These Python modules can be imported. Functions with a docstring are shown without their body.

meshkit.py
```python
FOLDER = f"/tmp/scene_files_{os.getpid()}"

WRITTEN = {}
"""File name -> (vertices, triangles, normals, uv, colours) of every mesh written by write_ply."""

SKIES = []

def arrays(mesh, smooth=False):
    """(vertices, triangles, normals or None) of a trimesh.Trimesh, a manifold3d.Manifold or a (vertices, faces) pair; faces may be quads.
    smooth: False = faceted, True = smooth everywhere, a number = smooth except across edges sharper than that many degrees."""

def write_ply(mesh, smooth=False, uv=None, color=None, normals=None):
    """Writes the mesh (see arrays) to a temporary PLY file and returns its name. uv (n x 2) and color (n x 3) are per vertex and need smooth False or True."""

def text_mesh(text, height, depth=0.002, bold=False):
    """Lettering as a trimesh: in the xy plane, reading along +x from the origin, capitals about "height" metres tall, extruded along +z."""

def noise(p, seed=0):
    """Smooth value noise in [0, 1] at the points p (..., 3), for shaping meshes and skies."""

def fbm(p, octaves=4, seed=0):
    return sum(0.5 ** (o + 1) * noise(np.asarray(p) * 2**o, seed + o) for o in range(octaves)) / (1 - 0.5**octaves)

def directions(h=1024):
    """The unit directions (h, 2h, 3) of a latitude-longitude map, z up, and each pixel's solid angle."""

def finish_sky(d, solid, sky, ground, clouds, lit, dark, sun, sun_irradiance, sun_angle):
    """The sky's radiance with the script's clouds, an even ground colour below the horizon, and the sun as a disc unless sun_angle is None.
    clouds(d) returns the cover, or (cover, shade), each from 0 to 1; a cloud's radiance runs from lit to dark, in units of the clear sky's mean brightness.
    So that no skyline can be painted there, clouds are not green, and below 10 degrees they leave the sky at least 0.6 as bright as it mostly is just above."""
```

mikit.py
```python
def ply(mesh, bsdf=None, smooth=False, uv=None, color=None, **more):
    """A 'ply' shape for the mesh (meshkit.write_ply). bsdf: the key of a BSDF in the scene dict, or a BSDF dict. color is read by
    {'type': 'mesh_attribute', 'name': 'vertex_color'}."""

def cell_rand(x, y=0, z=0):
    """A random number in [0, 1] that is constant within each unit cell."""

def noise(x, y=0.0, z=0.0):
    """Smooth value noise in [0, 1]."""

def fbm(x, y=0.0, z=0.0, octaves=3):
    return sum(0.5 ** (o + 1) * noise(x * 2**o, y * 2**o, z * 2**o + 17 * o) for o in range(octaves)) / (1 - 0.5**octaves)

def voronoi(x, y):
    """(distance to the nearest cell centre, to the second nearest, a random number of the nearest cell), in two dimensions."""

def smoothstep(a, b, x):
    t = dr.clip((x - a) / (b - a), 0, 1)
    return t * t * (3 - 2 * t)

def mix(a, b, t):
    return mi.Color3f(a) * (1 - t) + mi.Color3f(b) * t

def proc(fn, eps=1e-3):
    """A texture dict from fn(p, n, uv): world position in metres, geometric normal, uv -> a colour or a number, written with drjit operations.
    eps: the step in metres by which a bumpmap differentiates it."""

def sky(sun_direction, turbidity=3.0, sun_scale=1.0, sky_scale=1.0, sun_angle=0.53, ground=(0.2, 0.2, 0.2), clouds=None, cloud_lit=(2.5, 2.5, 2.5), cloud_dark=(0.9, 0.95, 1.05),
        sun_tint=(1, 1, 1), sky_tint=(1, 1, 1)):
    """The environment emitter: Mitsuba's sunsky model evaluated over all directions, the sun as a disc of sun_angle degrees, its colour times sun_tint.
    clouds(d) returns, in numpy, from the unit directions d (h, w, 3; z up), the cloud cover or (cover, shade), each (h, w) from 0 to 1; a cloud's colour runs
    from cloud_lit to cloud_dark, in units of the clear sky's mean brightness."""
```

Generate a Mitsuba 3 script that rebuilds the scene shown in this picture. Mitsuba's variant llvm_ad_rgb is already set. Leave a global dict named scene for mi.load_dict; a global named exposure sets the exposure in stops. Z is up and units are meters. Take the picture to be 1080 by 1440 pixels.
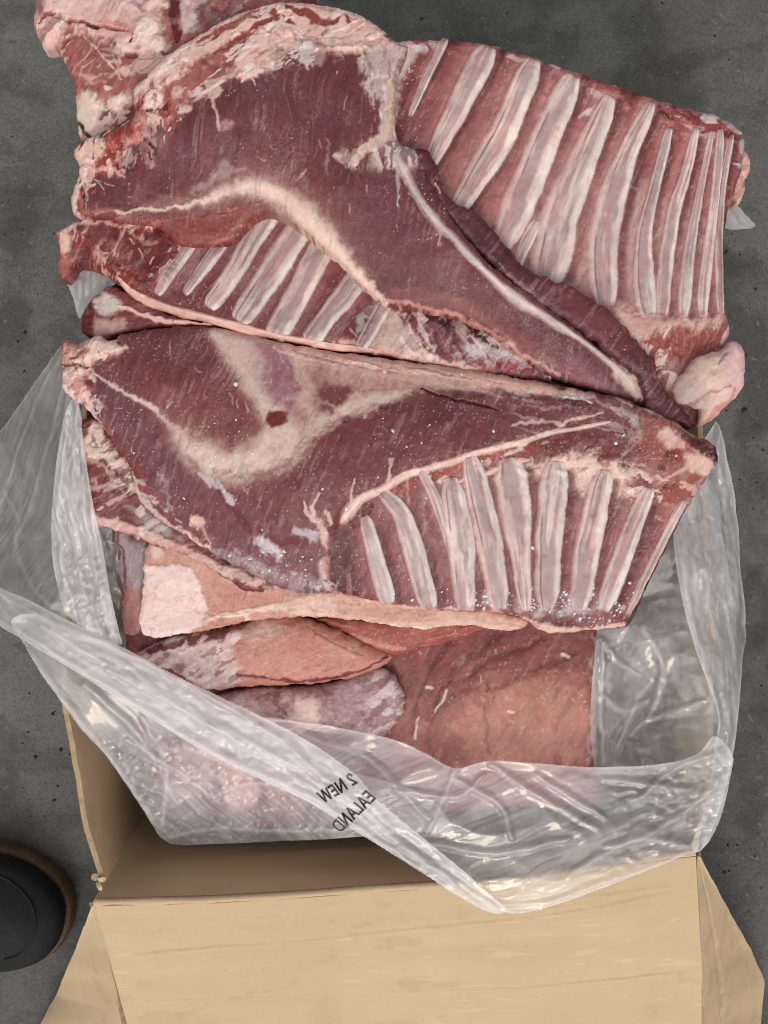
import math
import numpy as np, trimesh, shapely, mitsuba as mi, mikit, meshkit
from shapely.geometry import Polygon
from scipy.spatial import cKDTree
from scipy.interpolate import RBFInterpolator

# ---------------------------------------------------------------- camera, daylight, exposure
T = mi.ScalarTransform4f
CAM_H, FOC = 1.35, 1640.0            # metres above the ground; focal length in the 1080-wide frame's pixels
scene, labels = {}, {}
scene['camera'] = {'type': 'perspective', 'fov': 2 * math.degrees(math.atan(540 / FOC)), 'fov_axis': 'x', 'near_clip': 0.05, 'far_clip': 200.0,
                   'to_world': T().look_at(origin=[0, 0, CAM_H], target=[0, 0, 0], up=[0, 1, 0])}
SUN = np.array([-0.04, -0.88, 1.05])
def overcast(d):
    """A closed deck of thin cloud: bright round the veiled sun, greyer away from it, uneven."""
    n = meshkit.fbm(d * 2.6 + 4.0, 4, 3)
    a = np.degrees(np.arccos(np.clip(d @ (SUN / np.linalg.norm(SUN)), -1, 1)))
    return np.ones(d.shape[:2]), np.clip(1 - np.exp(-(a / 33) ** 2) + (n - 0.5) * 0.9, 0, 1)
scene['daylight'] = mikit.sky(SUN, turbidity=3, sun_scale=0.1, sun_angle=18, clouds=overcast, cloud_lit=(9.0, 8.9, 8.8), cloud_dark=(0.62, 0.65, 0.70),
                              sun_tint=(1.0, 0.965, 0.91))
exposure = 2.18

# ---------------------------------------------------------------- helpers
def lin(c):
    c = np.asarray(c, float) / 255
    return np.where(c < 0.04045, c / 12.92, ((c + 0.055) / 1.055) ** 2.4)

def S(r, g, b, k=1.3):
    """The base colour of something that shows about this sRGB value on a level surface in this light."""
    return lin((r, g, b)) / k

def at(px, py, z):
    """The point at height z that the photograph shows at pixel (px, py)."""
    s = (CAM_H - np.asarray(z, float)) / FOC
    return (np.asarray(px, float) - 540) * s, (720 - np.asarray(py, float)) * s

PX = 0.63                              # millimetres per photo pixel at the height of the meat

def nz(x, y, scale, seed=0, octaves=3):
    """fbm in [0, 1] over plan coordinates in mm, feature size 'scale' mm."""
    p = np.stack([np.asarray(x) / scale, np.asarray(y) / scale, np.full(np.shape(x), 0.37 + seed * 7.31)], -1)
    return meshkit.fbm(p, octaves, seed)

def sstep(a, b, x):
    t = np.clip((x - a) / (b - a), 0, 1)
    return t * t * (3 - 2 * t)

def spline(pts, n=12, closed=False):
    """Catmull-Rom through the rows of pts."""
    p = np.asarray(pts, float)
    q = np.vstack([p[-1], p, p[:2]]) if closed else np.vstack([2 * p[0] - p[1], p, 2 * p[-1] - p[-2]])
    t = np.linspace(0, 1, n, endpoint=False)[:, None]
    out = []
    for i in range(len(q) - 3):
        a, b, c, d = q[i:i + 4]
        out.append(0.5 * (2 * b + (c - a) * t + (2 * a - 5 * b + 4 * c - d) * t ** 2 + (3 * b - a - 3 * c + d) * t ** 3))
    if not closed:
        out.append(p[-1:])
    return np.vstack(out)

def resample(line, step, closed=False):
    p = np.vstack([line, line[:1]]) if closed else np.asarray(line)
    seg = np.linalg.norm(np.diff(p[:, :2], axis=0), axis=1)
    s = np.concatenate([[0], np.cumsum(seg)])
    n = max(int(s[-1] / step), 4)
    u = np.linspace(0, s[-1], n, endpoint=not closed)
    return np.stack([np.interp(u, s, p[:, k]) for k in range(p.shape[1])], 1)

def numbered(key):
    if key not in scene:
        return key
    i = 1
    while f'{key}_{i:03d}' in scene:
        i += 1
    return f'{key}_{i:03d}'

def put(key, shape):
    key = numbered(key)
    scene[key] = shape
    return key

class Slab:
    """A piece of meat or film as a relief over its plan: outline traced at its own height, rounded rim, real thickness."""
    def __init__(self, outline, ctrl, thick=0.03, rim=7.0, drop=None, step=0.8, rag=1.2, rag_scale=7.0, seed=0, sharp=False, smoothing=0.0):
        c = np.asarray(ctrl, float)
        self.height = RBFInterpolator(c[:, :2], c[:, 2], kernel='linear', degree=0, smoothing=smoothing) if len(c) > 1 else (lambda q: np.full(len(q), c[0, 2]))
        x, y = at(c[:, 0], c[:, 1], c[:, 2])
        self.base = RBFInterpolator(np.stack([x, y], 1) * 1e3, c[:, 2] * 1e3, kernel='linear', degree=0, smoothing=smoothing * 1e3) if len(c) > 1 else (lambda q: np.full(len(q), c[0, 2] * 1e3))
        self.seed, self.thick = seed, thick * 1e3
        o = self.plan(outline)
        o = resample(o if sharp else spline(o, 8, True), 0.5, True)
        t = np.roll(o, -3, 0) - np.roll(o, 3, 0)
        nrm = np.stack([t[:, 1], -t[:, 0]], 1) / np.maximum(np.linalg.norm(t, axis=1, keepdims=True), 1e-9)
        o = o + nrm * ((nz(o[:, 0], o[:, 1], rag_scale, seed + 5, 3) - 0.5) * 4 * rag)[:, None]
        poly = Polygon(o).buffer(0)
        if poly.geom_type != 'Polygon':
            poly = max(poly.geoms, key=lambda g: g.area)
        poly = Polygon(poly.exterior)
        self.poly = poly
        b = resample(np.array(poly.exterior.coords)[:-1], 0.4, True)
        tree = cKDTree(b)
        x0, y0, x1, y1 = poly.bounds
        gx, gy = np.meshgrid(np.arange(x0 - 2 * step, x1 + 2 * step, step), np.arange(y0 - 2 * step, y1 + 2 * step, step))
        q = np.stack([gx.ravel(), gy.ravel()], 1)
        shapely.prepare(poly)
        ins = shapely.contains_xy(poly, q[:, 0], q[:, 1])
        d, i = tree.query(q)
        sd = np.where(ins, d, -d)
        near = (sd <= 0.3 * step)
        q = np.where(near[:, None], b[i], q)
        keep = sd > -0.72 * step
        h, w = gx.shape
        idx = np.arange(h * w).reshape(h, w)
        quad = np.stack([idx[:-1, :-1], idx[:-1, 1:], idx[1:, 1:], idx[1:, :-1]], -1).reshape(-1, 4)
        quad = quad[keep[quad].all(1)]
        used = np.unique(quad)
        remap = np.full(h * w, -1)
        remap[used] = np.arange(len(used))
        quad = remap[quad]
        self.f = np.vstack([quad[:, [0, 1, 2]], quad[:, [0, 2, 3]]])
        self.x, self.y = q[used, 0], q[used, 1]
        self.d = np.maximum(np.where(near, 0, sd)[used], 0)
        self.z0 = self.base(np.stack([self.x, self.y], 1))
        drop = rim * 0.8 if drop is None else drop
        self.z = self.z0 - drop * (1 - np.sqrt(np.maximum(0, 1 - (1 - np.clip(self.d / rim, 0, 1)) ** 2)))
        self.col = np.zeros((len(self.x), 3)) + 0.2
        self.haze = np.zeros(len(self.x))
        self.n = 0
    def plan(self, pts):
        p = np.asarray(pts, float)
        x, y = at(p[:, 0], p[:, 1], self.height(p[:, :2]))
        return np.stack([x, y], 1) * 1e3
    def near(self, o, margin):
        (x0, y0), (x1, y1) = o[:, :2].min(0) - margin, o[:, :2].max(0) + margin
        return np.nonzero((self.x > x0) & (self.x < x1) & (self.y > y0) & (self.y < y1))[0]
    def warped(self, warp, feather=0.7, i=slice(None)):
        self.n += 1
        k = self.seed * 31 + self.n
        x, y = self.x[i], self.y[i]
        wx = (nz(x, y, 9, k, 3) - 0.5) * 2.6 * warp + (nz(x, y, 2.6, k + 3, 2) - 0.5) * warp * (0.4 + feather)
        wy = (nz(x, y, 9, k + 11, 3) - 0.5) * 2.6 * warp + (nz(x, y, 2.6, k + 13, 2) - 0.5) * warp * (0.4 + feather)
        a = getattr(self, 'ang', 1.0)
        u, v = x * math.cos(a) + y * math.sin(a), y * math.cos(a) - x * math.sin(a)
        f = (nz(u / 5, v, 1.7, k + 17, 2) - 0.5) * warp * 1.6 * feather
        return np.stack([x + wx + f * math.cos(a), y + wy + f * math.sin(a)], 1)
    def muscle(self, color, angle=70, mottle=0.22, fibre=0.36, relief=0.42):
        """Muscle: bundles of fibres that run at 'angle' degrees, each with its own tone and a slight ridge."""
        a = self.ang = math.radians(angle)
        wob = (nz(self.x, self.y, 40, self.seed + 2) - 0.5) * 26
        u, v = self.x * math.cos(a) + self.y * math.sin(a), -self.x * math.sin(a) + self.y * math.cos(a) + wob
        fine, mid = nz(u / 9, v, 1.5, self.seed + 21, 2) - 0.5, nz(u / 5, v, 6, self.seed + 22, 3) - 0.5
        big = nz(self.x, self.y, 45, self.seed + 23, 3) - 0.5
        t = 1 + fibre * 1.5 * fine + fibre * 1.2 * mid + mottle * 2.0 * big
        self.col = np.asarray(color) * t[:, None]
        self.col = self.col * (1 + (nz(self.x, self.y, 25, self.seed + 24)[:, None] - 0.5) * np.array([0.1, -0.25, 0.3]))
        skin = sstep(0.56, 0.74, nz(u / 30, v, 1.6, self.seed + 25, 3)) * sstep(0.42, 0.66, nz(self.x, self.y, 34, self.seed + 26, 3))
        self.col = self.col * (1 - 0.16 * skin[:, None]) + PALE * 0.8 * 0.16 * skin[:, None]
        self.z = self.z + relief * (mid * 1.9 + fine * 0.7) + big * relief * 7
        return self
    def paint(self, m, color, amt=1.0, mottle=0.2, dz=0.0, scale=5.0):
        self.n += 1
        i = np.nonzero(m > 0.004)[0]
        if not len(i):
            return
        v = nz(self.x[i], self.y[i], scale, self.seed * 13 + self.n, 3) - 0.5
        if np.mean(color) > .38:
            mottle = mottle * .6
        tone = np.asarray(color) * (1 + mottle * 2 * v)[:, None]
        w = (m[i] * amt)[:, None]
        self.col[i] = self.col[i] * (1 - w) + tone * w
        self.z[i] += dz * m[i] * (1 + 0.25 * v)
    def patch(self, pts, color, soft=4.0, warp=4.0, amt=1.0, dz=0.0, mottle=0.2, scale=5.0):
        o = resample(spline(self.plan(pts), 8, True), 0.6, True)
        i = self.near(o, (3 * warp + soft) * PX)
        p = self.warped(warp * PX, 0.7, i)
        poly = Polygon(o).buffer(0)
        d, _ = cKDTree(o).query(p)
        sd = np.where(shapely.contains_xy(poly, p[:, 0], p[:, 1]), d, -d)
        m = np.zeros(len(self.x))
        m[i] = sstep(-soft * PX, soft * PX, sd)
        self.paint(m, color, amt, mottle, dz, scale)
        return m
    def band(self, pts, color, soft=0.5, warp=2.0, amt=1.0, dz=0.0, mottle=0.2, streak=0.0, scale=4.0):
        """A stripe of tissue along (px, py, width in px) points; soft is the share of its half width that fades out."""
        p3 = np.asarray(pts, float)
        line = np.column_stack([self.plan(p3), p3[:, 2] * PX / 2])
        line = resample(spline(line, 10), 0.5)
        sel = self.near(line, 3 * warp * PX + line[:, 2].max() * 1.4)
        p = self.warped(warp * PX, 0.25, sel)
        d, i = cKDTree(line[:, :2]).query(p)
        w = np.maximum(line[i, 2], 0.15) * (1.0 + 0.35 * soft)
        k = sstep(1.0, max(1.0 - soft, 0.0), d / w) if soft > 0 else (d < w) * 1.0
        if streak:
            k = k * np.clip(1 - streak + 2 * streak * nz(i * 0.5 / 8, d * np.sign(p[:, 0]), 1.4, self.seed + self.n, 2), 0, 1)
        m = np.zeros(len(self.x))
        m[sel] = k
        self.paint(m, color, amt, mottle, dz, scale)
        return m
    def region(self, pts, soft=8):
        o = resample(spline(self.plan(pts), 8, True), 0.6, True)
        p = np.stack([self.x, self.y], 1)
        d, _ = cKDTree(o).query(p)
        return sstep(-soft * PX, soft * PX, np.where(shapely.contains_xy(Polygon(o).buffer(0), p[:, 0], p[:, 1]), d, -d))
    def marbling(self, where, color, scale=5.0, thr=.56, amt=.85, dz=.4, long=2.2, angle=None):
        """Torn scraps of tissue with crisp irregular outlines."""
        self.n += 1
        i = np.nonzero(where > 0.01)[0]
        x, y = self.x[i], self.y[i]
        a = self.ang if angle is None else math.radians(angle)
        u, v = x * math.cos(a) + y * math.sin(a), y * math.cos(a) - x * math.sin(a)
        wob = (nz(x, y, scale * 2, self.seed * 3 + self.n, 3) - .5) * scale * 2.5
        n = nz(u / long + wob, v + wob * .6, scale, self.seed * 17 + self.n * 5, 4)
        drift = 0.2 + 0.8 * sstep(.36, .6, nz(x, y, scale * 6, self.seed * 3 + self.n + 9, 2))
        m = np.zeros(len(self.x))
        m[i] = sstep(thr, thr + .045, n) * where[i] * drift
        self.paint(m, color, amt, .2, dz)
    def spots(self, color, density=0.5, size=1.6, amt=0.9, where=None, dz=0.25, seed=0):
        """Flecks of fat and frost with an outline of their own, in drifts."""
        k = self.seed * 7 + 77 + seed
        v = nz(self.x, self.y, size * 0.8, k, 2)
        c = nz(self.x, self.y, 22, k + 1, 3)
        lim = 0.875 - 0.075 * density - 0.34 * (c - 0.5)
        m = sstep(lim, lim + 0.05, v) * (0.45 + 0.55 * nz(self.x, self.y, 5, k + 2, 2))
        if where is not None:
            m = m * where
        self.paint(m, color, amt, 0.1, dz)
    def lumps(self, amp, scale, where=None, seed=0):
        v = (nz(self.x, self.y, scale, self.seed + 300 + seed, 3) - 0.5) * 2 * amp
        self.z = self.z + (v if where is None else v * where)
    def surface(self, x, y):
        if not hasattr(self, 'tree'):
            self.tree = cKDTree(np.stack([self.x, self.y], 1))
        d, i = self.tree.query(np.stack([x, y], 1), k=6)
        w = 1 / (d + 0.4) ** 2
        return (self.z[i] * w).sum(1) / w.sum(1), (self.col[i] * w[..., None]).sum(1) / w.sum(1)[:, None]
    def mesh(self, sheet=False):
        v = np.stack([self.x, self.y, self.z], 1)
        if sheet:
            return v, self.f, None
        e = np.vstack([self.f[:, [0, 1]], self.f[:, [1, 2]], self.f[:, [2, 0]]])
        es = np.sort(e, 1)
        _, inv, cnt = np.unique(es, axis=0, return_inverse=True, return_counts=True)
        edge = e[cnt[inv.ravel()] == 1]
        ring = np.unique(edge)
        n, faces, verts, cols = len(v), [self.f], [v], [self.col]
        prev = np.full(n, -1)
        prev[ring] = ring
        cen = v[:, :2].mean(0)
        jag = nz(v[ring, 0], v[ring, 1], 5, self.seed + 60, 2) - 0.5
        for k, fr in enumerate((0.35, 0.7, 1.0)):
            low = v[ring].copy()
            low[:, 2] = np.minimum(v[ring, 2] - 0.2, self.z0[ring] - self.thick * fr - 2)
            low[:, :2] += (jag * (2.5, 1.0, -2.0)[k])[:, None] * (v[ring, :2] - cen) / np.maximum(np.linalg.norm(v[ring, :2] - cen, axis=1, keepdims=True), 1)
            cur = np.full(n, -1)
            cur[ring] = sum(len(a) for a in verts) + np.arange(len(ring))
            a, b = edge[:, 0], edge[:, 1]
            faces += [np.stack([prev[a], cur[a], cur[b]], 1), np.stack([prev[a], cur[b], prev[b]], 1)]
            verts.append(low); cols.append(self.col[ring] * 0.97)
            prev = cur
        simple = self.poly.simplify(0.8)
        cv, cf = trimesh.creation.triangulate_polygon(simple, engine='earcut')
        at0 = sum(len(a) for a in verts)
        cv = np.asarray(cv)
        verts.append(np.column_stack([cv, self.base(cv) - self.thick - 2]))
        cols.append(np.tile(self.col[ring].mean(0), (len(cv), 1)))
        faces.append(np.asarray(cf)[:, ::-1] + at0)
        return np.vstack(verts), np.vstack(faces), np.clip(np.vstack(cols), 0.004, 0.9)
    def build(self, key, bsdf='meat'):
        w = np.ones(len(self.x))
        self.marbling(w, PALE, 2.6, .62, .12, .1, 7)
        self.marbling(w, S(84, 44, 48), 4, .60, .22, -.12, 6)
        x, y = self.x, self.y
        grain = (nz(x, y, 1.1, self.seed + 90, 2) - 0.5) * 0.5 + (nz(x, y, 4.5, self.seed + 91, 3) - 0.5) * 0.3
        self.col = self.col * (1 + grain * np.clip(1.15 - 1.5 * self.col[:, 1], .3, 1))[:, None] * (1 + (nz(x, y, 7, self.seed + 92, 3) - 0.5)[:, None] * np.array([0.05, -0.3, -0.22]))
        grey = (self.col @ np.array([0.3, 0.55, 0.15]))[:, None]
        self.col = (grey + 1.0 * (self.col - grey)) * np.clip((np.maximum(grey, .01) / 0.3) ** 0.07, .75, 1.08)
        lean = np.clip(1 - grey / 0.28, 0, 1)
        self.col = self.col * (1 + lean * np.array([-0.04, -0.36, -0.36]))
        ice = np.clip(nz(x, y, 0.9, self.seed + 96, 2) - 0.5, 0, 1) * sstep(0.4, 0.75, nz(x, y, 28, self.seed + 97, 3)) * 0.5
        self.col = self.col * (1 - ice)[:, None] + S(226, 214, 214) * ice[:, None]
        cut = np.abs(nz(x, y, 26, self.seed + 93, 4) - 0.5)
        self.z = self.z - 0.3 * sstep(0.018, 0.0, cut) * sstep(0.5, 0.6, nz(x, y, 40, self.seed + 94, 2)) + (nz(x, y, 3, self.seed + 95, 2) - 0.5) * 0.5
        v, f, c = self.mesh()
        v = v * 1e-3
        return put(key, mikit.ply((v, f), bsdf, smooth=True, uv=v[:, :2], color=c))
    def build_sheet(self, key, bsdf='film'):
        v, f, _ = self.mesh(True)
        v = v * 1e-3
        return put(key, mikit.ply((v, f), bsdf, smooth=True, uv=np.column_stack([np.clip(self.haze, 0, 1), np.zeros(len(v))])))

def strip(slab, key, pts, high, color, edge=None, streak=0.25, soft=0.35, seed=0, bsdf='meat', fade=0.12, knobs=0.0, edge_noise=0.5, flat=2.0, ext=(0, 0), bone=False):
    """A rib, tendon or strip of fat that lies on a slab: a swept, flattened round section with uneven edges, a mesh of its own."""
    p = np.asarray(pts, float)
    for e, (k, o) in zip(ext, ((0, 1), (-1, -2))):
        if e:
            v = p[k, :2] - p[o, :2]
            p[k, :2] += v / np.linalg.norm(v) * e
    line = resample(spline(np.column_stack([slab.plan(p), p[:, 2] * PX / 2 * 1.22]), 10), 1.0)
    if bone:
        edge_noise = .22
    n = len(line)
    t = np.gradient(line[:, :2], axis=0)
    t /= np.linalg.norm(t, axis=1, keepdims=True)
    nr = np.stack([-t[:, 1], t[:, 0]], 1)
    m = max(9, int(line[:, 2].max() * 2 / 0.8))
    u = np.linspace(-1, 1, m)
    s = np.linspace(0, 1, n)
    ends = np.minimum(1, np.minimum(s, 1 - s) / max(fade, 1e-3)) ** 0.5 * 0.55 + 0.45
    arc = s * n * 1.0
    w = line[:, 2] * ends
    wl = w * (1 + edge_noise * (nz(arc, arc * 0, 22, seed + 1) - 0.5))
    wr = w * (1 + edge_noise * (nz(arc, arc * 0, 22, seed + 9) - 0.5))
    off = np.where(u[None] < 0, u[None] * wl[:, None], u[None] * wr[:, None])
    xy = line[:, None, :2] + nr[:, None] * off[..., None]
    x, y = xy[..., 0].ravel(), xy[..., 1].ravel()
    z, under = slab.surface(x, y)
    prof = (1 - np.abs(u) ** (3.2 if bone else flat)) ** 0.9
    high = high * (0.85 if bone else 1.0)
    hgt = high * np.clip((ends - 0.45) / 0.55, 0.02, 1)[:, None] ** 0.6 * prof[None]
    hgt = hgt * (1 + knobs * (nz(arc, arc * 0, 9, seed + 4) - 0.5)[:, None] * 2)
    A, U = np.repeat(arc, m), np.tile(u, n)
    lon = nz(A / 14, U * 9, 1.0, seed + 31, 3) - 0.5
    blot = nz(x, y, 9, seed + 33, 3) - 0.5
    z = z - 0.25 + hgt.ravel() + 0.25 * lon
    c = np.asarray(color) * (1 + streak * 2.2 * lon + 0.28 * blot)[:, None]
    if bone:                           # bone shows greyish lilac through the middle of its white skin
        jit = (nz(A / 10, U * 3, 1, seed + 49, 3) - .5)
        for tone, off, thr, amt in ((S(168, 142, 142), 1, .36, .85), (S(190, 138, 134), 2, .52, .6), (S(218, 200, 190), 3, .54, .55), (S(146, 104, 104), 4, .58, .55)):
            k = sstep(thr, thr + .16, nz(A / 50 + U * .25, U * (1.6 + off * .4), 1, seed + 50 + off, 4))[:, None] * amt
            c = c * (1 - k) + tone * k
        white = sstep(.34, .62, U + jit * .5) * (0.45 + .55 * nz(A / 22, A * 0, 1, seed + 61, 2))     # the fat that follows each rib's edge
        c = c * (1 - white[:, None] * .85) + S(244, 230, 222) * white[:, None] * .85
        left = sstep(-.38, -.62, U + jit * .5) * (0.4 + .6 * nz(A / 26, A * 0, 1, seed + 62, 2))
        c = c * (1 - left[:, None] * .85) + S(234, 206, 198) * left[:, None] * .85
        vein = np.exp(-((U + .46 + .12 * (nz(A / 40, A * 0, 1, seed + 63, 2) - .5)) / .055) ** 2) * sstep(.42, .6, nz(A / 34, A * 0, 1, seed + 64, 2)) * (line[:, 2].max() > 4)
        c = c * (1 - vein[:, None] * .75) + S(104, 62, 64) * vein[:, None] * .75
    if edge is not None:
        k = sstep(np.where((U > 0) & bone, 0.80, 1 - soft * (0.9 if bone else 1.25)), 0.97, np.abs(U) + (nz(A / 16, U * 4, 1, seed + 35, 3) - 0.5) * (0.3 if bone else .55) + (nz(x, y, 2, seed + 37, 2) - 0.5) * (0.1 if bone else .25))[:, None] * 0.95
        e = np.asarray(edge) if not isinstance(edge, str) else under
        c = c * (1 - k) + e * k
        c = c * (1 + 0.3 * (nz(x, y, 1.2, seed + 38, 2) - 0.5) + 0.5 * (nz(x, y, 14, seed + 39, 3) - 0.5))[:, None] * (1 + (nz(x, y, 8, seed + 41, 3) - 0.5)[:, None] * np.array([0.0, -0.34, -0.26]))
    kk = sstep(0.2, 0.5, 1 - np.repeat(ends, m) + (nz(x, y, 5, seed + 36, 3) - 0.5) * 0.5)[:, None]
    c = c * (1 - kk) + under * kk
    idx = np.arange(n * m).reshape(n, m)
    q = np.stack([idx[:-1, :-1], idx[1:, :-1], idx[1:, 1:], idx[:-1, 1:]], -1).reshape(-1, 4)
    f = np.vstack([q[:, [0, 2, 1]], q[:, [0, 3, 2]]])
    bot = np.column_stack([x, y, z])[np.concatenate([idx[0], idx[1:, -1], idx[-1, -2::-1], idx[-2:0:-1, 0]])]
    rim = np.concatenate([idx[0], idx[1:, -1], idx[-1, -2::-1], idx[-2:0:-1, 0]])
    low = bot - [0, 0, 1.6]
    j = np.arange(len(rim)); j2 = (j + 1) % len(rim)
    f = np.vstack([f, np.stack([rim[j], j + n * m, j2 + n * m], 1), np.stack([rim[j], j2 + n * m, rim[j2]], 1)])
    v = np.vstack([np.column_stack([x, y, z]), low]) * 1e-3
    a = v[f[0]]
    if np.cross(a[1] - a[0], a[2] - a[0])[2] < 0:
        f = f[:, ::-1]
    c = np.clip(np.vstack([c, c[rim]]), 0.004, 0.9)
    return put(key, mikit.ply((v, f), bsdf, smooth=True, uv=v[:, :2], color=c))

# ---------------------------------------------------------------- materials
def meat_bump(p, n, uv):
    return mikit.noise(p.x * 900, p.y * 900, p.z * 900) * 0.6 + mikit.fbm(p.x * 260, p.y * 260, p.z * 260) * 1.0
def meat_rough(p, n, uv):
    return 0.30 + 0.3 * mikit.fbm(p.x * 120, p.y * 120, p.z * 120)
scene['meat'] = {'type': 'twosided', 'bsdf': {'type': 'bumpmap', 'arbitrary': mikit.proc(meat_bump, 4e-4), 'scale': 0.00028,
                 'bsdf': {'type': 'principled', 'base_color': {'type': 'mesh_attribute', 'name': 'vertex_color'}, 'roughness': mikit.proc(meat_rough), 'specular': 0.32}}}

def concrete(p, n, uv):
    big = mikit.fbm(p.x * 5, p.y * 5, 1.0, 4)
    mid = mikit.fbm(p.x * 40, p.y * 40, 2.0, 4)
    fine = mikit.noise(p.x * 700, p.y * 700, 3.0)
    wx, wy = p.x + 0.01 * mikit.noise(p.x * 90, p.y * 90, 4.0), p.y + 0.01 * mikit.noise(p.x * 90, p.y * 90, 7.0)
    d1, d2, r = mikit.voronoi(wx * 48, wy * 48)
    e1, e2, r2 = mikit.voronoi(wx * 170, wy * 170)
    drift = mikit.smoothstep(0.5, 0.7, mikit.fbm(p.x * 7 + 2, p.y * 7, 6.0, 3))
    pit = mikit.smoothstep(0.12, 0.05, d1 + (1 - mikit.smoothstep(0.95, 0.99, r))) + mikit.smoothstep(0.3, 0.16, e1 + (1 - mikit.smoothstep(0.93, 0.97, r2))) * drift
    fleck = mikit.smoothstep(0.3, 0.2, e1 + mikit.smoothstep(0.03, 0.06, r2))
    dirt = mikit.smoothstep(0.5, 0.72, mikit.fbm(p.x * 14 + 3, p.y * 14, 5.0, 4))
    pale = mikit.smoothstep(0.55, 0.75, mikit.fbm(p.x * 22 + 9, p.y * 22, 8.0, 4))
    base = mikit.mix(mi.Color3f(0.078, 0.078, 0.074), mi.Color3f(0.130, 0.129, 0.123), big * 0.9 + (mid - 0.5) * 0.7)
    base = mikit.mix(base, mi.Color3f(0.040, 0.040, 0.033), dirt * 0.65)
    base = mikit.mix(base, mi.Color3f(0.12, 0.12, 0.115), pale * 0.28)
    wet = mikit.smoothstep(0.50, 0.60, mikit.fbm(p.x * 3.1 + 11, p.y * 3.1 + 2, 4.0, 5))
    base = mikit.mix(base, base * mi.Color3f(0.80, 0.81, 0.78), wet * 0.45)
    drip = mikit.smoothstep(0.60, 0.66, mikit.fbm(p.x * 19 + 1, p.y * 31 + 6, 9.0, 4))
    base = mikit.mix(base, mi.Color3f(0.034, 0.032, 0.029), drip * 0.3)
    base = base * (0.74 + 0.52 * fine)
    base = mikit.mix(base, mi.Color3f(0.16, 0.16, 0.155), fleck * 0.6)
    return mikit.mix(base, mi.Color3f(0.022, 0.021, 0.02), pit * 0.5)
def concrete_bump(p, n, uv):
    return mikit.fbm(p.x * 160, p.y * 160, 1.0, 4) + 0.5 * mikit.noise(p.x * 800, p.y * 800, 2.0)
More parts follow.
